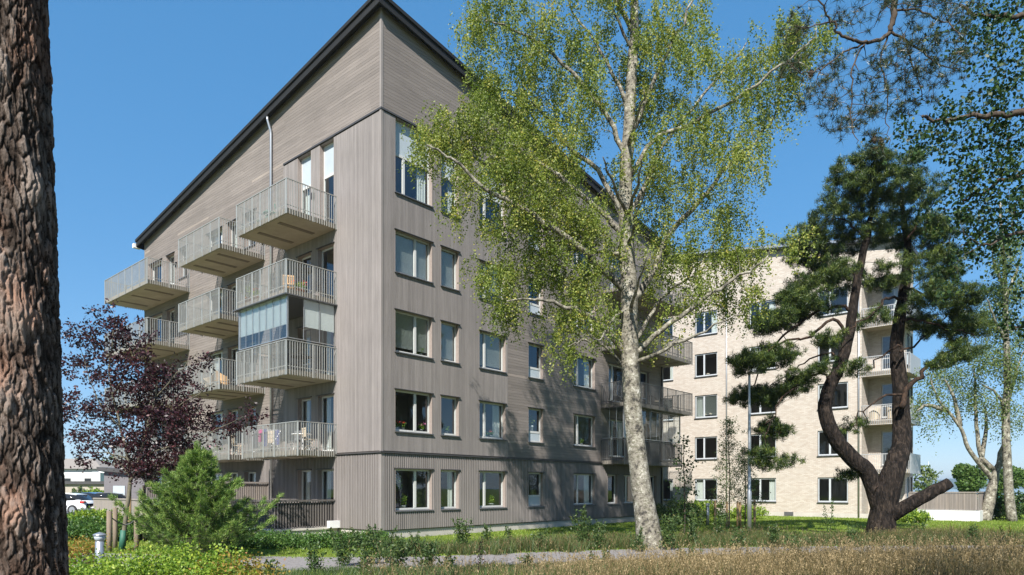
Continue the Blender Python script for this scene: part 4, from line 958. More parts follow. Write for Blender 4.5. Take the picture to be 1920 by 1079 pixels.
stake(205,20.3,1.22,'left stake of the three round wooden stakes around the purple tree','stakes around the purple tree',.075)
stake(216,21.6,1.28,'middle stake of the three, half hidden behind the left one beside the purple tree','stakes around the purple tree',.07)
stake(256,20.3,1.32,'right stake of the three round wooden stakes around the purple tree','stakes around the purple tree',.07)
stake(270,24.2,2.0,'thin dark stake standing farther back right of the purple tree','stakes behind the purple tree',.05,M['dark_bark'])
stake(243,25.0,1.9,'short pale topped stake leaning behind the purple tree trunk','stakes behind the purple tree',.06,M['wood'])
tie=MB(); tie.tube([W3(205,968,20.3),W3(218,978,20.6),W3(234,985,20.9)],.018,5); tie.tube([W3(234,985,20.9),W3(245,982,20.6),W3(256,972,20.3)],.018,5); tag(tie.build('tree_tie',M['grey_cloth'],None,True),'grey strap slung from the stakes to the purple tree trunk','strap')

# ---- young pine in front of the terrace
def young_pine(loc,h,w,label,name='young_pine_tree',seed=1,mat='needle_young',ntips=1.):
    global rng
    T=Tree(.08); T.limb([(loc[0],loc[1],-.05),(loc[0]+.03,loc[1],h*.4),(loc[0],loc[1],h*.75),(loc[0]+.02,loc[1],h)],[.07,.05,.03,.01],7,4,.01)
    tips=[]; dirs=[]
    lev=13
    for k in range(lev):
        z=h*(.05+.88*k/lev); nb=9 if k<7 else 6
        R_=w*.5*(1-z/h)**1.0*(.72+.55*rng.random())*1.2+.06
        for j in range(nb):
            a=2*math.pi*(j+rng.random()*.6)/nb; L=R_*(.82+.3*rng.random()); d=Vector((math.cos(a),math.sin(a),.35+.35*rng.random()))
            p0=Vector((loc[0],loc[1],z)); pts=[p0+Vector((d.x*L*u,d.y*L*u,(d.z*u*u+.02)*L)) for u in (0,.33,.66,1)]
            T.mb.tube(pts,[.02,.014,.01,.006],4,False)
            n=int(5+L*10*ntips)
            for q in range(n):
                u=.25+.75*q/n; b_=p0+Vector((d.x*L*u,d.y*L*u,(d.z*u*u+.02)*L)); side=Vector((-d.y,d.x,0))*rnd(-1,1)*.42*L*(1.1-u)
                for s_ in (0,1):
                    e=b_+side*(s_+.3)+Vector((0,0,rnd(-.02,.10))); tips.append(tuple(e)); dirs.append((d.x,d.y,.75))
                T.mb.tube([b_,b_+side],[.006,.003],3,False)
    for q in range(26): tips.append((loc[0]+rnd(-.05,.05),loc[1]+rnd(-.05,.05),h*(.75+.25*q/26))); dirs.append((0,0,1.2))
    v,f,c=needles(tips,26,.11,.016,.3,.07,dirs)
    root=plant(name,loc,label,'tree'); finish(T,root,loc,M['plum_bark'],v,f,tones(len(f),c,.5,.22),M[mat]); return root
young_pine((W3(372,0,18.2).x,18.2,0),3.1,3.0,'bushy bright green young pine in front of the timber terrace')

# ---- generic little trees, shrubs, weeds
def small_tree(name,x,Y,top,w,leafm,label,group=None,z0=.9,n=60,leaf=.06,per=18,cat='tree',r=.035,cone=False,bark='dark_bark',density=1.):
    p=W3(x,0,Y); loc=(p.x,Y,0); T=Tree(.1)
    T.limb([(p.x,Y,-.05),(p.x+.03,Y,top*.4),(p.x-.02,Y,top*.75),(p.x,Y,top)],[r,r*.8,r*.5,.006],6,4,.015)
    cs=[]
    for k in range(9):
        z=z0+(top-z0)*(k+.5)/9; ww=w*.5*((1-k/9.5) if cone else math.sin(math.pi*(k+.9)/10)**.6); cs.append(((p.x,Y,z),(ww,ww,(top-z0)/14),n/9))
    T.grow(ell(cs,1),-.1,.008,lift=.1)
    lc,lt=sprays_birch(T.tips,int(per*density),leaf,(-.08,.10),2,.07); v,f=quads(lc,leaf,.1,.7)
    root=plant(name,loc,label,cat,group); finish(T,root,loc,M[bark],v,f,tones(len(f),lt,.45,.25),M[leafm]); return root
small_tree('young_tree',1367,33.5,5.3,2.3,'weed_leaf','thin young tree with sparse leaves left of the street lamp, staked on the lawn','young trees on the lawn',n=190,per=26,z0=1.2,cone=True)
small_tree('young_tree',1397,34.5,4.0,2.4,'weed_leaf','thin young tree with sparse leaves directly behind the street lamp pole','young trees on the lawn',n=170,per=26,z0=1.0,cone=True)
small_tree('sapling',1283,27.0,3.9,1.2,'alder_leaf','slender sapling with large leaves right of the birch trunk','saplings',n=46,per=14,leaf=.10,z0=.8)
for i,(x,Y,h,lb) in enumerate(((1363,33,1.25,'left stake beside the sparse young tree left of the lamp'),(1341,34,1.3,'stake standing alone at the hedge end, left of the young trees'),(1383,34,1.25,'stake just left of the street lamp pole, one of a close pair'),(1388,34.2,1.2,'stake nearest the street lamp pole on its left, one of a close pair'),(1415,34,1.3,'stake right of the street lamp pole'))):
    stake(x,Y,h,lb,'stakes around the young lawn trees',.06,M['wood'])
def shrub(name,x,Y,w,h,leafm,label,group=None,n=60,per=40,leaf=.05,cat='shrub',depth=None,z=0):
    p=W3(x,0,Y); loc=(p.x,Y,z); T=Tree(.12)
    for k in range(6):
        a=k*1.05; T.limb([(p.x+.05*math.cos(a),Y+.05*math.sin(a),z-.02),(p.x+w*.18*math.cos(a),Y+(depth or w)*.18*math.sin(a),z+h*.4),(p.x+w*.3*math.cos(a),Y+(depth or w)*.3*math.sin(a),z+h*.75)],[.015,.01,.005],4,3,.02)
    T.grow(ell([((p.x,Y,z+h*.52),(w*.5,(depth or w)*.5,h*.45),n)],1),0,.006)
    lc,lt=sprays_birch(T.tips,per,leaf,(-.10,.08),2,.07); lc[:,2]=np.maximum(lc[:,2],z+.02); v,f=quads(lc,leaf,-.3,.65)
    root=plant(name,loc,label,cat,group); finish(T,root,loc,M['dark_bark'],v,f,tones(len(f),lt,.5,.25),M[leafm],'foliage','stem'); return root
# front hedge, lower left: individual low shrubs
G='low bright green shrubs in the lower left corner'
for i,(x,Y,w,h,lb) in enumerate(((165,9.6,1.1,.80,'bright low shrub immediately right of the big pine trunk at the bottom edge'),(225,10.2,1.3,.92,'bright low shrub below the purple tree stakes'),(290,10.0,1.3,.94,'bright low shrub below and left of the young pine'),(350,10.3,1.3,.93,'bright low shrub under the young pine middle'),(405,9.9,1.1,.86,'rightmost of the bright green low shrubs, touching the amber bush'))):
    shrub('low_shrub',x,Y,w,h,'shrub_leaf',lb,G,n=150,per=56,leaf=.045)
for i,(x,Y,w,h,lb) in enumerate(((455,10.0,.9,.86,'amber and orange tinted bush at the bottom edge beside the path'),(262,12.3,.22,.93,'small amber shoot rising above the green shrubs near the stakes'),(150,17.0,1.1,.55,'rusty brown bush left of the light bollard'),(405,12.0,.22,.86,'small orange tipped shoot behind the low green shrubs'))):
    shrub('amber_bush',x,Y,w,h,'amber_leaf',lb,'amber bushes',n=14 if w<.8 else 110,per=34,leaf=.045)
# hedge behind the lawn, left
for i,(x,Y,w,h,lf,lb) in enumerate(((150,27.5,2.6,.90,'shrub_leaf','yellow green hedge shrub right of the big pine trunk below the white car'),(195,27.8,2.4,.85,'shrub_leaf','yellow green hedge shrub left of the purple tree stakes'),(150,25.5,2.2,.65,'cover_leaf','darker shrub in front of the hedge below the white car'),(285,25.5,2.6,.75,'cover_leaf','dark low shrub between the purple tree and the young pine'),(215,24.5,2.0,.55,'cover_leaf','low green shrub just behind the two left stakes'))):
    shrub('hedge_shrub',x,Y,w,h,lf,lb,'hedge shrubs in front of the terrace fence',n=170,per=44,leaf=.09)
for i,(x,Y,w,h,lb) in enumerate(((470,22.0,1.8,.42,'dark low shrub against the stone plinth right of the young pine'),(525,21.9,1.6,.30,'dark low shrub under the terrace corner'),(575,21.8,1.6,.32,'dark green shrub below the middle of the terrace fence'),(622,21.9,1.5,.33,'dark green shrub below the right end of the terrace fence'),(672,22.0,1.4,.34,'dark green shrub left of the building corner'),(700,22.2,.8,.36,'last small shrub right under the building corner'),(430,21.2,1.6,.55,'dark low shrub right behind the young pine trunk'))):
    shrub('border_shrub',x,Y,w,h,'cover_leaf',lb,'dark shrubs along the building plinth',n=95,per=44,leaf=.065)
for i,(x,Y,w,h,lf,lb) in enumerate(((1270,36,3.2,1.25,'weed_leaf','wide green shrub in the corner between both buildings'),(1320,38,3.0,1.2,'shrub_leaf','green shrub left of the young lawn trees'),(1400,42,2.4,.8,'shrub_leaf','low green shrub behind the lamp along the brick wall'),(1712,37.5,1.5,.55,'shrub_leaf','small shrub on the lawn under the white terrace wall'))):
    shrub('garden_shrub',x,Y,w,h,lf,lb,'garden shrubs by the brick building',n=130,per=40,leaf=.09)
def weed(x,Y,h,w,label,leafm='weed_leaf',stems=4,leaf=.08,n=60,group='tall weeds on the verge'):
    n=int(n*1.9); p=W3(x,0,Y); mb=MB(); cs=[]; 
    for s_ in range(stems):
        a=rnd(0,6.28); q=w*.5*rng.random(); hh=h*rnd(.7,1); e=(q*math.cos(a),q*math.sin(a),hh); mb.tube([(e[0]*.1,e[1]*.1,-.03),(e[0]*.5,e[1]*.5,hh*.5),e],[.008,.006,.003],4,False)
        for k in range(n//stems):
            u=.12+.88*rng.random(); s2=(.16*(1.15-u))*(1 if u<.8 else .5); cs.append((e[0]*u+rng.normal(0,s2*.6),e[1]*u+rng.normal(0,s2*.6),hh*u+rng.normal(0,.02)))
    v,f=quads(np.array(cs),leaf,-.3,.45); root=plant('weed_plant',(p.x,Y,0),label,'weed',group)
    mb.build('stem',M['weed_leaf'],root); np_mesh('foliage',v,f,tones(len(f),None,.4,.25),M[leafm],root)
for (x,Y,h,w,lb,st,n) in ((868,20.4,1.05,.8,'dense dark weed clump below the second ground floor window',9,420),(1095,21.5,1.35,1.0,'tallest weed clump below the window left of the birch',10,520),(1120,21.0,1.0,.7,'dark weed beside the tallest clump, left of the birch',7,300),(955,21.3,.75,.6,'slim weed below the third ground floor window',5,140),(915,21.4,.8,.6,'slim weed between the first weed clumps',5,140),
   (640,16.4,.95,1.5,'leafy weed clump at the path edge below the building corner',9,420),(700,17.0,1.0,1.5,'dark tall weed below the building corner',9,460),(745,15.6,.85,1.5,'bushy weed right of the building corner at the bottom',9,420),(800,15.8,.7,1.5,'low bushy weed near the path start',8,360),(590,14.0,.75,.7,'pale green weed at the bottom edge beside the path',6,240),(510,12.8,.62,.4,'small pale weed right of the amber bush',4,120),
   (1250,20.8,1.2,1.1,'leafy weed right of the birch trunk foot',10,500),(1300,22.0,1.25,1.1,'leafy dark weed in front of the corner shrub',9,460),(1345,24.0,1.1,1.0,'pale feathery weed left of the lamp pole foot',9,360),(1200,20.2,.7,.8,'short weed hiding the birch foot',6,200),(1555,25.0,1.5,.5,'slim dry weed spike in front of the brick wall',4,120),(1490,17.5,.95,.7,'dark weed among dry grass at the path edge',5,150),(1720,24.5,.8,.8,'weed right of the old pine foot',6,160),(1010,20.6,.7,.7,'low weed in the verge below the middle of the facade',6,200),(780,18.8,.7,.9,'verge weed below the first ground floor window',8,320)):
    weed(x,Y,h,w,lb,stems=st,n=n)
for (x,Y,h,w,lb,n) in ((680,14.2,.62,.7,'low leafy weed at the bottom edge left of the rust red dock',170),(840,14.6,.50,.7,'low leafy weed at the bottom edge just left of the rust red dock',170),(990,15.6,.42,.6,'small weed on the near path edge right of the rust red dock',130),(1130,16.0,.45,.7,'small weed on the near path edge left of the birch foot',150),(1290,17.0,.5,.8,'dark weed on the near path edge right of the birch foot',170),(1380,20.9,.75,.9,'feathery weed on the far path edge under the street lamp',240),(1450,21.8,.8,.9,'feathery weed right of the street lamp foot',240),(1600,22.2,.7,.8,'weed on the far path edge left of the old pine',200),(1820,22.6,.8,.9,'weed on the far path edge in front of the white terrace wall',220)):
    weed(x,Y,h,w,lb,stems=7,n=n)
mbw=weed(900,13.6,.95,.3,'rust red dock plant with seed spikes at the path edge',leafm='plum_leaf',stems=3,n=150,leaf=.04,group='dock and ragwort')
mb=weed(1895,15.5,1.05,.5,'yellow flowering weed near the right edge',leafm='amber_leaf',stems=5,n=200,leaf=.05,group='dock and ragwort')

# ---- grass masses (uncountable)
def blades(name,n,sampler,h,w,leafm,label,lean=.3,tb=.5,ts=.25,seed=.0,parent=None,kind='stuff',hmod=None):
    xy=sampler(n); n=len(xy); z0=np.zeros(n); hh=h[0]+(h[1]-h[0])*rng.random(n)
    if hmod is not None: hh=hh*hmod(xy)
    a=rng.random(n)*2*math.pi; dx=np.cos(a); dy=np.sin(a); ln=lean*hh*(.3+rng.random(n)); wd=w*(.6+.8*rng.random(n)); b=rng.random(n)*2*math.pi; wx=np.cos(b)*wd; wy=np.sin(b)*wd
    X,Y=xy[:,0],xy[:,1]
    P=lambda u,k,l:np.stack([X+dx*ln*l+wx*k,Y+dy*ln*l+wy*k,z0+hh*u],-1)
    v=np.stack([P(0,-.5,0),P(0,.5,0),P(.55,.4,.35),P(.55,-.4,.35),P(.98,.1,1),P(1,-.1,1.02)],1).reshape(-1,3)
    i=np.arange(n)*6; f=np.concatenate([np.stack([i,i+1,i+2,i+3],-1),np.stack([i+3,i+2,i+4,i+5],-1)])
    t=np.clip(tb+rng.normal(0,ts,n),0,1); t=np.concatenate([t,np.clip(t+.1,0,1)])
    if seed>0:
        m=rng.random(n)<seed; idx=np.where(m)[0]; k=9; tip=np.stack([X+dx*ln,Y+dy*ln,hh],-1)[idx]; dirn=np.stack([dx*ln*.65,dy*ln*.65,hh*.45],-1)[idx]
        u=rng.random((len(idx),k,1)); c=tip[:,None,:]-dirn[:,None,:]*u*.32+rng.normal(0,.010,(len(idx),k,3)); sv,sf=quads(c.reshape(-1,3),.03,-1.5,.35)
        f=np.concatenate([f,sf+len(v)]); v=np.concatenate([v,sv]); t=np.concatenate([t,np.clip(.8+rng.normal(0,.15,len(sf)),0,1)])
    o=np_mesh(name,v,f,t,leafm); return tag(o,label,'grass',None,kind)
def zone(yc0,yc1,xlo=-.80,xhi=.80,f=None):
    def s_(n):
        Y=np.sqrt(rng.uniform(yc0**2,yc1**2,n)); X=Y*rng.uniform(xlo,xhi,n); p=np.stack([X,Y],-1)
        return p[f(p)] if f is not None else p
    return s_
cx_=np.array([c[0] for c in ctr]); cy_=np.array([c[1] for c in ctr])
def pathy(x): return np.interp(x,cx_,cy_)
cr_,sr_=math.cos(ANG),math.sin(ANG)
def outside(p):
    ok=np.ones(len(p),bool)
    for (ox,oy,ue,ve,uo,vo) in ((X0,D0,21.2,22,2.9,.02),(O2.x,O2.y,16,26,.1,4.1)):
        dx=p[:,0]-ox; dy=p[:,1]-oy; u=dx*cr_+dy*sr_; v_=-dx*sr_+dy*cr_
        ok&=~((u>-uo)&(u<ue)&(v_>-vo)&(v_<ve))
    return ok
def patch(p,s=.6,ph=0): return .5+.5*np.sin(p[:,0]*s+ph)*np.cos(p[:,1]*s*1.3+ph*2+p[:,0]*.3)
near=lambda p:(p[:,1]<pathy(p[:,0])-1.35-.35*np.sin(p[:,0]*2.1)-.25*np.sin(p[:,0]*5.3+1)-.2*rng.random(len(p)))
pxx=lambda p:960+1280*p[:,0]/p[:,1]
dryp=lambda p:near(p)&(rng.random(len(p))<np.clip((pxx(p)-880)/520+.45*(patch(p,1.4,.3)-.5),.10,1))
grnp=lambda p:near(p)&(rng.random(len(p))<np.clip(1.15-(pxx(p)-900)/620+.5*(patch(p,1.4,3.)-.5),.12,1))
sight=lambda p:CH-(np.interp(pxx(p),[600,1100,1500,1900],[1058,1052,1036,1024])-916)/1280*p[:,1]
hm=lambda p:np.clip(sight(p)*(.62+.30*patch(p,.9)+.22*patch(p,2.6,2.)),.07,.95)
blades('dry_meadow_grass',150000,zone(9.0,20.3,-.22,.80,dryp),(.30,1.05),.008,M['grass_dry'],'tall dry brown meadow grass filling the lower right foreground',.35,.40,.30,.14,hmod=hm)
blades('meadow_undergrowth',90000,zone(9.5,20.3,-.42,.80,grnp),(.35,.95),.012,M['weed_leaf'],'low green undergrowth between the dry grass stems',.6,.35,.25,hmod=hm)
blades('tall_seed_stems',9500,zone(8.5,15.5,-.22,.80,dryp),(.75,1.15),.006,M['grass_dry'],'scattered taller straw stems with seed heads above the meadow',.28,.62,.2,.75,hmod=lambda p:np.clip(sight(p)*(1.0+.25*patch(p,1.7,.5)),.2,1.0))
blades('meadow_green_tufts',26000,zone(9.5,17.5,-.36,.80,lambda p:near(p)&(patch(p,1.3,1.7)>.55)),(.25,.75),.012,M['grass_green'],'tufts of greener grass among the dry meadow grass',.5,.35,.25,hmod=lambda p:np.clip(sight(p)*1.05,.15,.95))
far=lambda p:(p[:,1]>pathy(p[:,0])+1.45+.3*np.sin(p[:,0]*2.7)+.2*np.sin(p[:,0]*6.1))&(p[:,1]<pathy(p[:,0])+4.6+.8*np.sin(p[:,0]*.9))&outside(p)
hm2=lambda p:np.clip(.45+.6*patch(p,1.1,1.)+.02*p[:,0],.35,1.25)
blades('verge_grass',42000,zone(17.5,27,-.16,.80,far),(.15,.50),.012,M['grass_dry'],'rough verge grass, partly dry, between the gravel path and the lawn',.4,.22,.25,.10,hmod=hm2)
blades('verge_undergrowth',70000,zone(17.5,27,-.20,.80,far),(.12,.42),.016,M['weed_leaf'],'green weeds filling the verge beyond the path',.7,.5,.25)
lawn=lambda p:(p[:,1]>pathy(p[:,0])+1.2)&outside(p)
blades('lawn_grass',130000,zone(18,48,-.72,.85,lawn),(.03,.08),.022,M['grass_green'],'short mown lawn around both buildings',.8,.55,.22)

# ================================================================= STREET FURNITURE
# lamp post
p=W3(1405,0,25.8); lp=empty('street_lamp',(p.x,25.8,0),0,'tall pale grey street lamp with flat head standing before the brick building','street lamp')
mb=MB(); mb.lathe((0,0,0),[(.085,-.05),(.085,1.75),(.06,1.83),(.055,3),(.045,6.1),(.04,6.2)],12); mb.build('pole',M['steel'],lp,True)
mb=MB(); mb.tube([(0,0,6.18),(.05,0,6.24),(.16,0,6.27)],[.035,.035,.03],8)
pr_=[(-.07,.05,.03),(.0,.10,.05),(.25,.15,.055),(.5,.13,.05),(.62,.05,.03)]
for (x0,w0_,h0),(x1,w1,h1) in zip(pr_,pr_[1:]): mb.hexa([(x0,-w0_,6.24),(x1,-w1,6.25),(x1,w1,6.25),(x0,w0_,6.24),(x0,-w0_*.6,6.26+h0),(x1,-w1*.6,6.27+h1),(x1,w1*.6,6.27+h1),(x0,w0_*.6,6.26+h0)])
mb.build('lamp_head',M['steel'],lp,True); mb=MB(); mb.box(.08,.48,-.09,.09,6.225,6.243); mb.build('lens',M['white'],lp)
# bollard lights
def bollard(x,Y,h,label,grp,sc_=1.):
    p=W3(x,0,Y); r=empty('light_bollard',(p.x,Y,0),0,label,'light bollard',grp)
    mb=MB(); mb.lathe((0,0,0),[(.085*sc_,-.05),(.085*sc_,h*.80),(.06*sc_,h*.81)],16); mb.build('post',M['steel'],r,True)
    mb=MB(); mb.lathe((0,0,h*.81),[(.075*sc_,0),(.10*sc_,h*.05),(.115*sc_,h*.12)],16); mb.build('lens',M['panel'],r,True)
    mb=MB(); mb.lathe((0,0,h*.93),[(.13*sc_,0),(.13*sc_,.015),(.10*sc_,.035),(.01,.07)],16); mb.build('cap',M['steel'],r,True)
bollard(187,14.2,.98,'short grey light bollard behind the low green shrubs','light bollards')
bollard(1327,35.0,1.15,'grey bollard at the garden corner between both buildings','light bollards',.9)
bollard(1793,60,1.0,'tiny dark bollard far away on the lawn at the right','light bollards')

# round table/chair furniture ---------------------------------------------------
def L2W(v,d,z): # left facade local -> world
    q=Vector((X0,D0,0))+Rv*(-d)+Lv*v; return (q.x,q.y,z)
def R2W(u,d,z):
    q=Vector((X0,D0,0))+Rv*u-Lv*d; return (q.x,q.y,z)
def slat_chair(loc,rz,mat,label,group):
    r=empty('folding_chair',loc,rz,label,'chair',group)
    mb=MB(); 
    for k in range(6): mb.box(-.2,.2,-.19+k*.066,-.14+k*.066,.44,.46)
    mb.build('seat',mat,r)
    mb=MB()
    for k in range(6): mb.box(-.19+k*.066,-.155+k*.066,.21,.225,.55,.88)
    mb.box(-.2,.2,.20,.235,.84,.90); mb.box(-.2,.2,.20,.235,.54,.58); mb.build('backrest',mat,r)
    for sx in (-.21,.21):
        mb=MB(); mb.tube([(sx,-.24,0),(sx,.2,.5),(sx,.24,.9)],.012,6); mb.build('leg',mat,r)
        mb=MB(); mb.tube([(sx*.9,.24,0),(sx*.9,-.18,.45)],.012,6); mb.build('leg',mat,r)
    return r
def armchair(loc,rz,mat,label,group):
    r=empty('armchair',loc,rz,label,'chair',group)
    mb=MB(); n=14; ring=[]
    for k in range(n+1):
        a=-.15*math.pi+1.3*math.pi*k/n; ring.append((.33*math.cos(a),.30*math.sin(a)))
    for (x0,y0),(x1,y1),k in zip(ring,ring[1:],range(n)):
        h0=.58+.28*math.sin(math.pi*k/n)**2; h1=.58+.28*math.sin(math.pi*(k+1)/n)**2
        mb.hexa([(x0*.9,y0*.9,.12),(x1*.9,y1*.9,.12),(x1,y1,.12),(x0,y0,.12),(x0,y0,h0),(x1,y1,h1),(x1*1.08,y1*1.08,h1),(x0*1.08,y0*1.08,h0)])
    mb.build('backrest',mat,r)
    mb=MB(); mb.lathe((0,0,.30),[(.29,0),(.30,.05),(.28,.10)],16); mb.build('seat',mat,r)
    mb=MB(); mb.lathe((0,-.01,.401),[(.25,0),(.27,.03),(.24,.07)],16); mb.build('cushion',M['beige_cloth'],r,True)
    for a in range(4): mb=MB(); c,s_=math.cos(.78+a*1.57),math.sin(.78+a*1.57); mb.tube([(.26*c,.24*s_,0),(.24*c,.22*s_,.3)],.015,6); mb.build('leg',mat,r)
    return r
def table(loc,mat,label,rd=.35,h=.7,group=None):
    r=empty('balcony_table',loc,0,label,'table',group)
    mb=MB(); mb.lathe((0,0,h-.03),[(rd,0),(rd,.025),(rd-.02,.03)],20); mb.build('table_top',mat,r)
    for a in range(4):
        mb=MB(); c,s_=math.cos(.5+a*1.57),math.sin(.5+a*1.57); mb.tube([(rd*.8*c,rd*.8*s_,0),(rd*.5*c,rd*.5*s_,h-.031)],.012,6); mb.build('leg',mat,r)
    return r
def pot(loc,label,group,h=.2,r=.11,mat='terracotta',flower=None,fh=.25,leafm='shrub_leaf',trail=False):
    o=empty('potted_plant',loc,0,label,'potted plant',group)
    mb=MB(); mb.lathe((0,0,0),[(r*.7,0),(r,h*.9),(r*1.08,h*.9),(r*1.08,h),(r*.85,h),(r*.8,h*.9)],14); mb.build('pot',M[mat],o,True)
    c=rng.normal(0,1,(150,3)); c/=np.linalg.norm(c,axis=1)[:,None]; c*=rng.random((150,1))**.4; c=c*np.array([r*1.6,r*1.6,fh*.5])+np.array([0,0,h+fh*(.45 if not trail else -.1)])
    v,f=quads(c,.07,-.2 if not trail else 1.,.5); np_mesh('foliage',v,f,tones(len(f)),M[leafm],o)
    if flower:
        c=rng.normal(0,1,(40,3))*np.array([r*.9,r*.9,fh*.12])+np.array([0,0,h+fh*.85]); v,f=quads(c,.05,0,.9); np_mesh('flowers',v,f,tones(len(f)),M[flower],o)
    return o
f4,f3,f2,f1,f0=12.35,9.35,6.35,3.35,.37
cg='chairs on the corner balconies'
slat_chair(L2W(4.9,1.2,f4),ANG+1.0,M['green_metal'],'green folding chair nearer the wall on the top corner balcony',cg)
slat_chair(L2W(5.9,1.5,f4),ANG-2.2,M['green_metal'],'green folding chair at the far end of the top corner balcony',cg)
table(L2W(5.4,1.4,f4),M['green_metal'],'small green metal table on the top corner balcony',.28)
slat_chair(L2W(4.2,1.3,f3),ANG+2.6,M['wood'],'light wooden slatted chair on the second highest corner balcony',cg)
slat_chair(L2W(5.0,.7,f3),ANG+.4,M['wood'],'light wooden chair near the wall on the second highest corner balcony',cg)
table(L2W(4.6,1.0,f3),M['wood'],'low wooden table on the second highest corner balcony',.3,.5)
pg='potted plants on the balcony above the glazed one'
pot(L2W(3.5,1.2,f3),'red flowering potted plant near the right end above the glazed balcony',pg,.25,.15,flower='red_flower',fh=.35)
pot(L2W(3.1,1.5,f3),'small potted plant at the right corner above the glazed balcony',pg,.2,.10,fh=.2)
pot(L2W(6.2,1.9,f3),'leafy potted plant at the left end above the glazed balcony',pg,.3,.16,fh=.6)
pot(L2W(5.5,1.95,f3),'potted plant with small red blooms left of the railing corner',pg,.22,.13,flower='red_flower',fh=.3)
slat_chair(L2W(4.4,1.0,f2),ANG+1.5,M['black_metal'],'dark chair inside the glazed corner balcony',cg)
table(L2W(3.6,1.1,f2),M['black_metal'],'dark round table inside the glazed corner balcony',.4)
armchair(L2W(10.0,1.1,f2),ANG+1.2,M['wood'],'wooden armchair with cushion on the middle balcony, nearer the corner','armchairs on the middle balcony')
armchair(L2W(11.2,1.3,f2),ANG-2.0,M['wicker'],'pale armchair at the left end of the middle balcony','armchairs on the middle balcony')
table(L2W(10.6,.9,f2),M['wood'],'wooden side table between the middle balcony armchairs',.3,.5)
table(L2W(3.9,.9,f1),M['white'],'white round table on the lowest corner balcony',.4)
slat_chair(L2W(3.3,.9,f1),ANG+1.3,M['wicker'],'pale chair at the right end of the lowest corner balcony',cg)
slat_chair(L2W(4.7,.7,f1),ANG-1.3,M['grey_cloth'],'dark grey chair behind the laundry on the lowest corner balcony',cg)
slat_chair(L2W(9.2,.8,f1),ANG+.8,M['wicker'],'pale wooden chair on the lowest middle balcony','chairs on the lowest middle balcony')
pot(L2W(9.9,1.4,f1),'pink flowering pot hanging at the lowest middle balcony rail','flower pots on the lowest middle balcony',.2,.13,'white','pink_flower',.25)
# laundry
def rack(loc,rz,cloths,label):
    r=empty('drying_rack',loc,rz,label,'drying rack','laundry racks')
    mb=MB()
    for x in (-.6,.6):
        mb.tube([(x,-.3,0),(x,.3,.95)],.01,5); mb.tube([(x,.3,0),(x,-.3,.95)],.01,5)
    for k in range(5): mb.tube([(-.6,-.3+.15*k,.95),(.6,-.3+.15*k,.95)],.006,4)
    mb.build('frame',M['white'],r)
    for i,(x,w,h,y,m) in enumerate(cloths):
        mb=MB(); n=8
        for k in range(n):
            xa=x+w*k/n; xb=x+w*(k+1)/n; ya=y+.015*math.sin(k*1.7); yb=y+.015*math.sin((k+1)*1.7)
            mb.hexa([(xa,ya,.95-h),(xb,yb,.95-h),(xb,yb+.008,.95-h),(xa,ya+.008,.95-h),(xa,ya,.965),(xb,yb,.965),(xb,yb+.008,.965),(xa,ya+.008,.965)])
        tag(mb.build('cloth',M[m],r))
rack(L2W(6.1,1.15,f1),ANG+1.57,[(-.55,.35,.7,.30,'blue_cloth'),(-.15,.3,.5,.29,'pink_cloth'),(.2,.35,.75,.30,'grey_cloth'),(-.5,.4,.6,-.3,'blue_cloth'),(.0,.4,.5,-.3,'beige_cloth')],'drying rack with blue and magenta laundry on the lowest corner balcony')
rack(L2W(17.2,1.1,f1),ANG+1.57,[(-.55,.5,.8,.30,'white_cloth'),(.0,.5,.75,.30,'white_cloth')],'drying rack with white laundry on the lowest far left balcony')
# right side balcony furniture
armchair(R2W(18.6,.9,f2),ANG,M['black_metal'],'dark armchair on the right hand balcony beside the birch trunk','furniture on the right hand balconies')
table(R2W(19.6,.9,f2),M['black_metal'],'dark table on the right hand balcony beside the birch trunk',.35,group='furniture on the right hand balconies')
# wicker chairs on the brick building loggia
def C2W(v,x,z): q=O2+Rv*x+Lv*v; return (q.x,q.y,z)
armchair(C2W(1.5,.6,6.1),ANG+2.6,M['wicker'],'left pale wicker armchair on the brick building balcony','wicker armchairs on the brick building')
armchair(C2W(.5,.6,6.1),ANG+.6,M['wicker'],'right pale wicker armchair on the brick building balcony','wicker armchairs on the brick building')
# plants and ornaments on window sills (inside the glass)
wg='potted plants behind the windows'
def sillp(u,k,lab,fl=None,m='white',fh=.25,h=.12,r=.07,leafm='shrub_leaf'): pot(R2W(u,-.34,1.10+3*k),lab,wg,h,r,m,fl,fh,leafm)
sillp(.95,1,'red flowering pot at the left of the first floor corner window','red_flower'); sillp(1.3,1,'second red flowering pot in the first floor corner window','red_flower'); sillp(2.25,1,'pink flower pot in the narrow pane of the first floor corner window','pink_flower')
sillp(3.6,1,'small green pot in the narrow first floor window'); sillp(6.3,1,'pot with red blooms in the third first floor window','red_flower'); sillp(5.95,1,'green plant in a bright turquoise pot in the third first floor window',m='mint',fh=.12)
sillp(1.3,0,'bushy fern at the bottom of the ground floor corner window',fh=.5,r=.12); sillp(3.2,0,'leafy plant in the narrow ground floor window',fh=.4,r=.1); sillp(6.3,0,'spreading green plant in the third ground floor window',fh=.4,r=.12)
sillp(13.2,1,'green plant in the first floor window beside the birch'); sillp(2.2,2,'small pot in the narrow pane of the second floor corner window'); sillp(9.1,1,'leafy plant in the small first floor window',fh=.5,h=.75,r=.1)
o=pot(R2W(1.2,-.45,2.1),'hanging spider plant in the ground floor corner window',wg,.12,.09,'white',None,.7,trail=True)
mb=MB(); mb.tube([(0,0,.1),(0,0,.45)],.006,4); mb.build('hanger',M['white'],o)
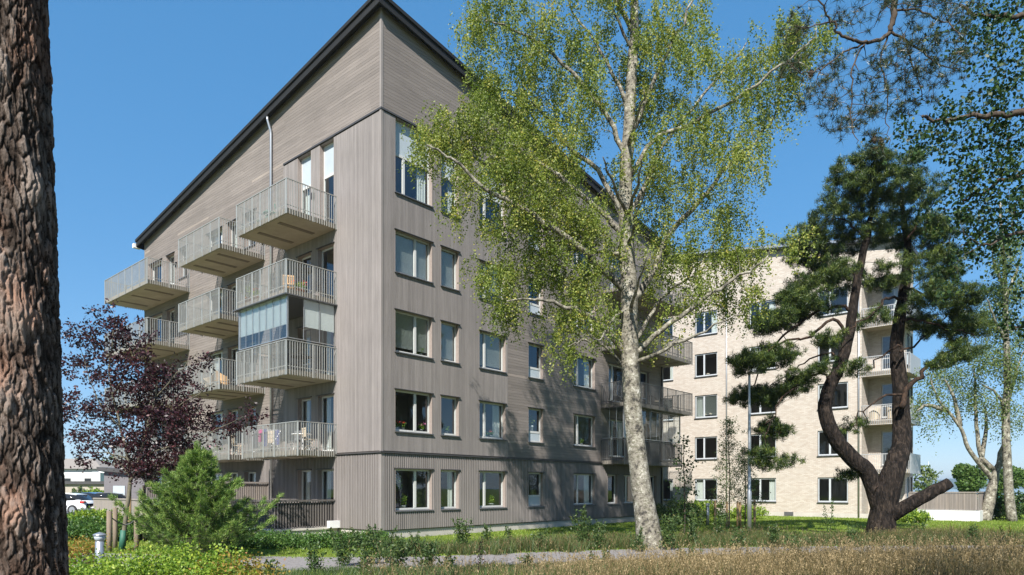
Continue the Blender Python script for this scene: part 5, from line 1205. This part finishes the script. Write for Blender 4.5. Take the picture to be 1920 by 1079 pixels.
# sill ornaments in brick building
for k,(v,z) in enumerate(((12.7,7.15),(12.3,7.15),(12.5,10.1))):
    q=C2W(v,.25,z); r=empty('table_lamp',q,0,('white mushroom shaped lamp in a brick building window, second floor left','smaller mushroom lamp right of it in the same brick building window','little lamp in the brick building window one floor higher')[k],'lamp','lamps in the brick building windows'); mb=MB(); mb.lathe((0,0,0),[(.06,0),(.02,.02),(.02,.14)],10); mb.build('base',M['white'],r); mb=MB(); mb.lathe((0,0,.14),[(.15,0),(.13,.05),(.06,.09),(.01,.1)],12); mb.build('lamp_shade',M['beige_cloth'],r,True)

# ================================================================= FAR LEFT: cars, houses
def car(loc,rz,paint,label,group='parked cars in the car park'):
    r=empty('parked_car',loc,rz,label,'car',group)
    # body: stations along x (front +x) -> half width, sill z, belt z
    st=[(-2.18,.62,.42,.78),(-2.12,.80,.30,.98),(-1.7,.88,.24,1.06),(-1.0,.90,.22,1.02),(0,.90,.22,.98),(1.0,.90,.22,.96),(1.6,.86,.24,.88),(2.05,.76,.30,.74),(2.2,.55,.40,.62)]
    mb=MB(); n=len(st); 
    ring=lambda x,w,a,b_:[(x,-w*.94,a),(x,-w,a+(b_-a)*.35),(x,-w*.98,a+(b_-a)*.7),(x,-w*.88,b_),(x,w*.88,b_),(x,w*.98,a+(b_-a)*.7),(x,w,a+(b_-a)*.35),(x,w*.94,a)]
    for s_ in st: mb.v.extend(ring(*s_))
    for i in range(n-1):
        for k in range(8): a=i*8+k; c=i*8+(k+1)%8; mb.face((a,c,c+8,a+8))
    mb.face(range(8)); mb.face(range((n-1)*8,n*8)); mb.build('body',paint,r,True)
    cab=[(-1.95,.70,1.02,1.03),(-1.45,.72,1.02,1.42),(-.6,.73,1.0,1.53),(.25,.72,.98,1.50),(1.05,.70,.96,.97)]
    mb=MB()
    for x,w,a,b_ in cab: mb.v.extend([(x,-w*1.12,a),(x,-w*.84,b_),(x,w*.84,b_),(x,w*1.12,a)])
    for i in range(4):
        for k in range(4): a=i*4+k; c=i*4+(k+1)%4; mb.face((a,c,c+4,a+4))
    mb.build('windows',M['car_glass'],r,True)
    mb=MB()
    for x,w,a,b_ in cab[1:4]: mb.v.extend([(x,-w*.87,b_-.03),(x,-w*.8,b_+.02),(x,w*.8,b_+.02),(x,w*.87,b_-.03)])
    for i in range(2):
        for k in range(4): a=i*4+k; c=i*4+(k+1)%4; mb.face((a,c,c+4,a+4))
    mb.face((0,1,2,3)); mb.face((8,9,10,11)); mb.build('roof',paint,r,True)
    for sx in (-1.35,1.35):
        for sy in (-.83,.83):
            mb=MB(); mb.tube([(0,-.11,0),(0,.11,0)],.35,20); w=mb.build('wheel',M['tyre'],r); w.location=(sx,sy,.35)
            mb=MB(); mb.tube([(0,-.118,0),(0,.118,0)],.22,14); mb.build('rim',M['steel'],w)
            mb=MB(); mb.tube([(sx,sy*.96-.05,.37),(sx,sy*.96+.05,.37)],.41,20); mb.build('wheel_arch',M['black_metal'],r)
    for sy in (-1,1):
        mb=MB(); mb.box(-2.17,-1.85,sy*.60-.0 if sy>0 else -.86,.86 if sy>0 else -.60,.84,.97); mb.build('tail_light',M['red_lamp'],r)
        mb=MB(); mb.box(1.95,2.16,.45 if sy>0 else -.7,.7 if sy>0 else -.45,.62,.70); mb.build('headlight',M['panel'],r)
    return r
p=W3(128,0,50); car((p.x-.35,50,0),R(176),M['car_white'],'white crossover car with red tail light behind the left pine trunk')
p=W3(168,0,60); car((p.x,60,0),R(160),M['car_blue'],'blue car behind the white one, half hidden')
p=W3(178,0,56); car((p.x,57,0),R(200),M['car_grey'],'grey car behind the fence end')
def house(loc,rz,w,d,h,rh,wallm,roofm,label,name='house',wins=4,flat=False,door=False,slope=0):
    r=empty(name,loc,rz,label,'building')
    mb=MB(); mb.box(-w/2,w/2,0,d,-.1,h)
    if slope: mb=MB(); mb.hexa([(-w/2,0,-.1),(w/2,0,-.1),(w/2,d,-.1),(-w/2,d,-.1),(-w/2,0,h),(w/2,0,h-slope),(w/2,d,h-slope),(-w/2,d,h)])
    mb.build('wall',wallm,r)
    mb=MB(); o=.5
    if flat: mb.box(-w/2-.3,w/2+.3,-.3,d+.3,h,h+.35)
    elif slope: mb.hexa([(-w/2-.4,-.4,h+.03),(w/2+.3,-.4,h-slope-.0),(w/2+.3,d,h-slope),(-w/2-.4,d,h+.03),(-w/2-.4,-.4,h+.35),(w/2+.3,-.4,h-slope+.3),(w/2+.3,d,h-slope+.3),(-w/2-.4,d,h+.35)])
    else:
        a=[(-w/2-o,-o,h),(w/2+o,-o,h),(w/2+o,d+o,h),(-w/2-o,d+o,h)]; t0=(-w/2+d*.4,d/2,h+rh); t1=(w/2-d*.4,d/2,h+rh); i=len(mb.v); mb.v+=a+[t0,t1]
        for f_ in ((0,1,5,4),(1,2,5),(2,3,4,5),(3,0,4),(3,2,1,0)): mb.face([i+k for k in f_])
    mb.build('roof',roofm,r)
    for k in range(wins):
        x=-w/2+w*(k+.6)/(wins+.2); z=h*.45; f_=MB(); f_.box(x-.55,x+.55,-.05,.0,z-.1,z+1.3); wn=f_.build('window',M['frame'],r); g_=MB(); g_.box(x-.45,x+.45,-.07,-.051,z,z+1.2); g_.build('pane',M['car_glass'],wn)
    if door: mb=MB(); mb.box(-.5+door,.5+door,-.06,.0,0,2.1); mb.build('door',M['panel'],r)
    return r
house((W3(70,0,95).x,95,0),0,17.5,9,4.6,1.6,M['render_white'],M['roof_tile'],'white two storey house with hipped grey brown roof behind the car park',wins=6)
house((W3(100,0,78).x,78,0),0,12.5,5,2.35,0,M['garage'],M['dark_trim'],'low beige garage row with flat roof in front of the white house','garage',0,True)
house((W3(178,0,80).x,80,0),0,4.5,5,2.3,0,M['garage'],M['dark_trim'],'small beige garage joined right of the garage row','garage',0,True)
house((W3(290,0,58).x,58,0),0,8.6,5,3.35,0,M['shed'],M['dark_trim'],'grey timber shed with shallow sloping roof behind the terrace fence','shed',1,slope=.7,door=-3)
house((W3(205,0,150).x,150,0),0,9,9,3.9,2.6,M['render_white'],M['roof_red'],'distant red roofed house between the white house and the shed',wins=0)
# far street lamp
p=W3(199,0,75); r=empty('street_lamp',(p.x,75,0),0,'slim distant street lamp between the white house and the shed','street lamp'); mb=MB(); mb.tube([(0,0,0),(0,0,3.3),(-.2,0,3.6),(-.9,0,3.7)],.06,6); mb.build('pole',M['steel'],r); mb=MB(); mb.box(-1.5,-.8,-.12,.12,3.66,3.76); mb.build('lamp_head',M['steel'],r)
def blob_tree(x,Y,top,w,leafm,label,group,z0=1.,leaf=.25,n=900,name='distant_tree',loc=None,rt=.12):
    p=W3(x,0,Y); loc=(p.x,Y,0); T=MB(); T.tube([(p.x,Y,-.1),(p.x,Y,top*.7)],[rt,rt*.4],6)
    cs=[]
    k=7
    cc=[(rng.normal(0,w*.2),rng.normal(0,w*.2),z0+(top-z0)*(.25+.6*rng.random())) for _ in range(k)]+[(0,0,(top+z0)/2)]
    pts=[]
    for a,b_,c_ in cc:
        v_=rng.normal(0,1,(n//8,3)); v_/=np.linalg.norm(v_,axis=1)[:,None]; v_*=rng.random((len(v_),1))**.3; s_=min(w*.33,(top-z0)*.36); zz=np.clip(v_[:,2:]*s_+c_,z0,top)
        pts.append(np.concatenate([v_[:,:2]*s_+np.array([[p.x+a,Y+b_]]),zz],1))
    c=np.concatenate(pts); v,f=quads(c,leaf,0,.8); root=plant(name,loc,label,'tree',group); rebase(T,loc); T.build('trunk',M['dark_bark'],root); np_mesh('crown',v-np.array(loc),f,tones(len(f),None,.5,.25),M[leafm],root)
tl=['tree above the white house roof, leftmost of the far row','tree right of the white house roof','tallest tree behind the far street lamp','tree behind the shed roof, left part','tree behind the shed roof, right part','tree farthest back beside the timber building','small tree at the edge of the pine trunk']
for i,(x,Y,t,w) in enumerate(((150,150,8,9),(178,140,7.6,8),(205,135,7.8,9),(235,130,7.0,8),(262,135,6.6,8),(290,130,6.2,8),(128,160,7.2,9))):
    blob_tree(x,Y,t,w,'far_leaf',tl[i],'tree row behind the houses',1,.55,1500)
shrub('garden_shrub',190,70,3.4,1.9,'shrub_leaf','yellow green bush beside the garages','bushes by the garages',n=120,per=40,leaf=.2)
shrub('garden_shrub',148,72,1.6,2.0,'weed_leaf','small green bush before the beige garage','bushes by the garages',n=60,per=30,leaf=.2)

# ================================================================= FAR RIGHT
def round_tree(x,Y,top,w,label,grp,z0=1.3): blob_tree(x,Y,top,w,'round_leaf',label,grp,z0,.22,5200,'round_tree',rt=.09)
round_tree(1817,62,4.0,2.3,'round clipped tree on the far lawn left of the leaning birch','round lawn trees')
round_tree(1884,64,3.9,2.2,'round clipped tree seen between the birch trunks','round lawn trees')
round_tree(1930,66,3.8,2.2,'round clipped tree at the right edge','round lawn trees')
small_tree('young_tree',1733,70,4.0,3.4,'far_birch_leaf','loose young tree beside the brick building corner, far away','far loose trees',n=80,per=30,leaf=.2,z0=.8)
for i,(x,w,lb) in enumerate(((1810,3.2,'low turquoise play panel behind the round tree'),(1900,5,'long low turquoise play panel at the right edge'))):
    mb=MB(); p=W3(x,0,75); 
    for k in range(8): mb.box(-w/2+w*k/8+.02,-w/2+w*(k+1)/8-.02,-.05,.05,.35+.05*math.sin(k*1.3),1.0+.1*math.sin(k*1.3))
    mb.box(-w/2,w/2,-.08,.08,.30,.34); mb.box(-w/2,-w/2+.1,-.08,.08,0,.299); mb.box(w/2-.1,w/2,-.08,.08,0,.299)
    o=mb.build('play_panel',M['mint']); o.location=(p.x,75,0); tag(o,lb,'play panel','turquoise panels')
mb=MB(); mb.tube([(0,0,0),(0,0,9)],.05,6); p=W3(1741,0,180); o=mb.build('flagpole',M['white']); o.location=(p.x,180,0); tag(o,'thin white pole far away beside the brick building corner','pole')
# two birches at the right
def far_birch(limbs,cl,Y,label,r0,dens=3.):
    q=lambda x,y,dy=0:W3(x,y,Y+dy); loc=(q(limbs[0][0][0],0).x,Y,0); T=Tree(.12)
    for j,pts in enumerate(limbs):
        n=len(pts); dy=0 if j==0 else rnd(-1.5,1.5); rr=r0 if j==0 else r0*.45
        P=[q(x,y,dy*(i/(n-1))) for i,(x,y) in enumerate(pts)]
        if j==0: P[0].z=-.1
        T.limb(P,[rr*(1-.8*i/(n-1)) for i in range(n)],9 if j==0 else 6,4,.03)
    T.grow(ell([pxc(x,y,Y+rnd(-.8,.8),rx,ry,rd,n) for x,y,rx,ry,rd,n in cl],dens),.15,.02,lift=.12)
    lc,lt=sprays_birch(T.tips,72,.1,(.4,1.6),4,.12); v,f=quads(lc,.10,.7,.7)
    root=plant('birch_tree',loc,label,'tree'); finish(T,root,loc,M['birch_far'],v,f,tones(len(f),lt,.5,.22),M['far_birch_leaf'])
M['birch_far']=birchbark('distant_birch_bark',(.55,.53,.48))
far_birch([[(1898,980),(1890,900),(1886,800),(1888,700),(1886,600),(1885,520),(1878,440),(1875,380)],[(1888,760),(1905,700),(1925,650)],[(1886,640),(1865,600),(1850,560)],[(1884,540),(1865,500),(1860,470)],[(1886,560),(1905,510),(1915,480)],[(1889,780),(1870,740),(1840,720)]],
 [(1875,470,25,40,1,4),(1895,450,25,40,1,4),(1870,540,30,35,1,4),(1900,530,25,40,1,4),(1860,600,35,35,1.2,4),(1905,610,25,40,1,4),(1880,660,35,35,1.2,4),(1850,660,25,30,1,2.5),(1905,700,25,35,1,3.4),(1880,760,30,30,1,2.4),(1850,740,30,25,1,2),(1905,780,20,30,1,2)],39,'straight far birch with white trunk near the right edge',.27,6.)
far_birch([[(1845,972),(1858,925),(1866,890),(1878,850),(1884,800)],[(1864,900),(1845,880),(1815,840),(1800,800),(1775,770),(1755,740),(1745,710)],[(1862,880),(1838,850),(1830,780),(1828,720),(1826,690)],[(1838,870),(1850,800),(1845,760)],[(1800,800),(1790,750),(1770,710)],[(1775,770),(1740,760),(1720,770)]],
 [(1745,700,28,25,1,2.4),(1775,690,30,25,1,2.4),(1730,740,22,25,.9,2),(1760,745,30,25,1,1.6),(1800,720,30,28,1,2.4),(1825,690,28,28,1,2.2),(1840,740,25,25,1,1.8),(1790,760,25,22,1,1.2),(1730,790,16,18,.8,.8)],40,'leaning forked far birch with sparse crown left of the straight one',.36,6.)
shrub('garden_shrub',1880,41,5,1.7,'alder_leaf','dark bushes around the feet of the two far birches','bushes below the far birches',n=240,per=40,leaf=.12,depth=2)
shrub('garden_shrub',1800,88,14,1.0,'amber_leaf','low yellowish scrub beyond the far lawn','bushes below the far birches',n=240,per=30,leaf=.25,depth=3)

# ================================================================= trees behind the viewer (reflected in the panes, shading the meadow)
for i,(x,y,t,w) in enumerate(((-17,-7,13,7),(3.5,-7,15,7),(13,-3,14,7),(24,2,13,7),(33,12,14,8))):
    loc=(x,y,0); T=MB(); T.tube([(0,0,-.1),(0,0,t*.9)],[.25,.08],8)
    c=[]
    for k in range(26):
        v_=rng.normal(0,1,(240,3)); v_*=np.array([.75,.75,.35]); a=rnd(0,6.28); rr_=w*.5*rng.random()**.6; c.append(v_+np.array([rr_*math.cos(a),rr_*math.sin(a),t*(.52+.48*rng.random())]))
    c=np.concatenate(c); v,f=quads(c,.26,0,.6); root=plant('pine_tree',loc,('pine behind the viewer to the left','pine right behind the viewer','pine behind the viewer to the right','pine beside the meadow outside the right edge','pine farther along outside the right edge')[i],'tree','pines around the viewpoint')
    T.build('trunk',M['pine_bark'],root); np_mesh('crown',v,f,tones(len(f)),M['needle'],root)

# ================================================================= air
hz=MB(); hz.box(-4700,4700,-290,5900,-1.6,75); ho=hz.build('haze',plain('tmp',(1,1,1))); tag(ho,kind='stuff')
m=bpy.data.materials.new('haze_air'); m.use_nodes=True; nt=m.node_tree; nt.nodes.remove(nt.nodes['Principled BSDF']); pv=N(nt,'ShaderNodeVolumePrincipled'); setin(pv,Density=.00022,Anisotropy=.3); pv.inputs['Color'].default_value=(.72,.84,1,1); nt.links.new(pv.outputs[0],nt.nodes['Material Output'].inputs['Volume']); ho.data.materials[0]=m
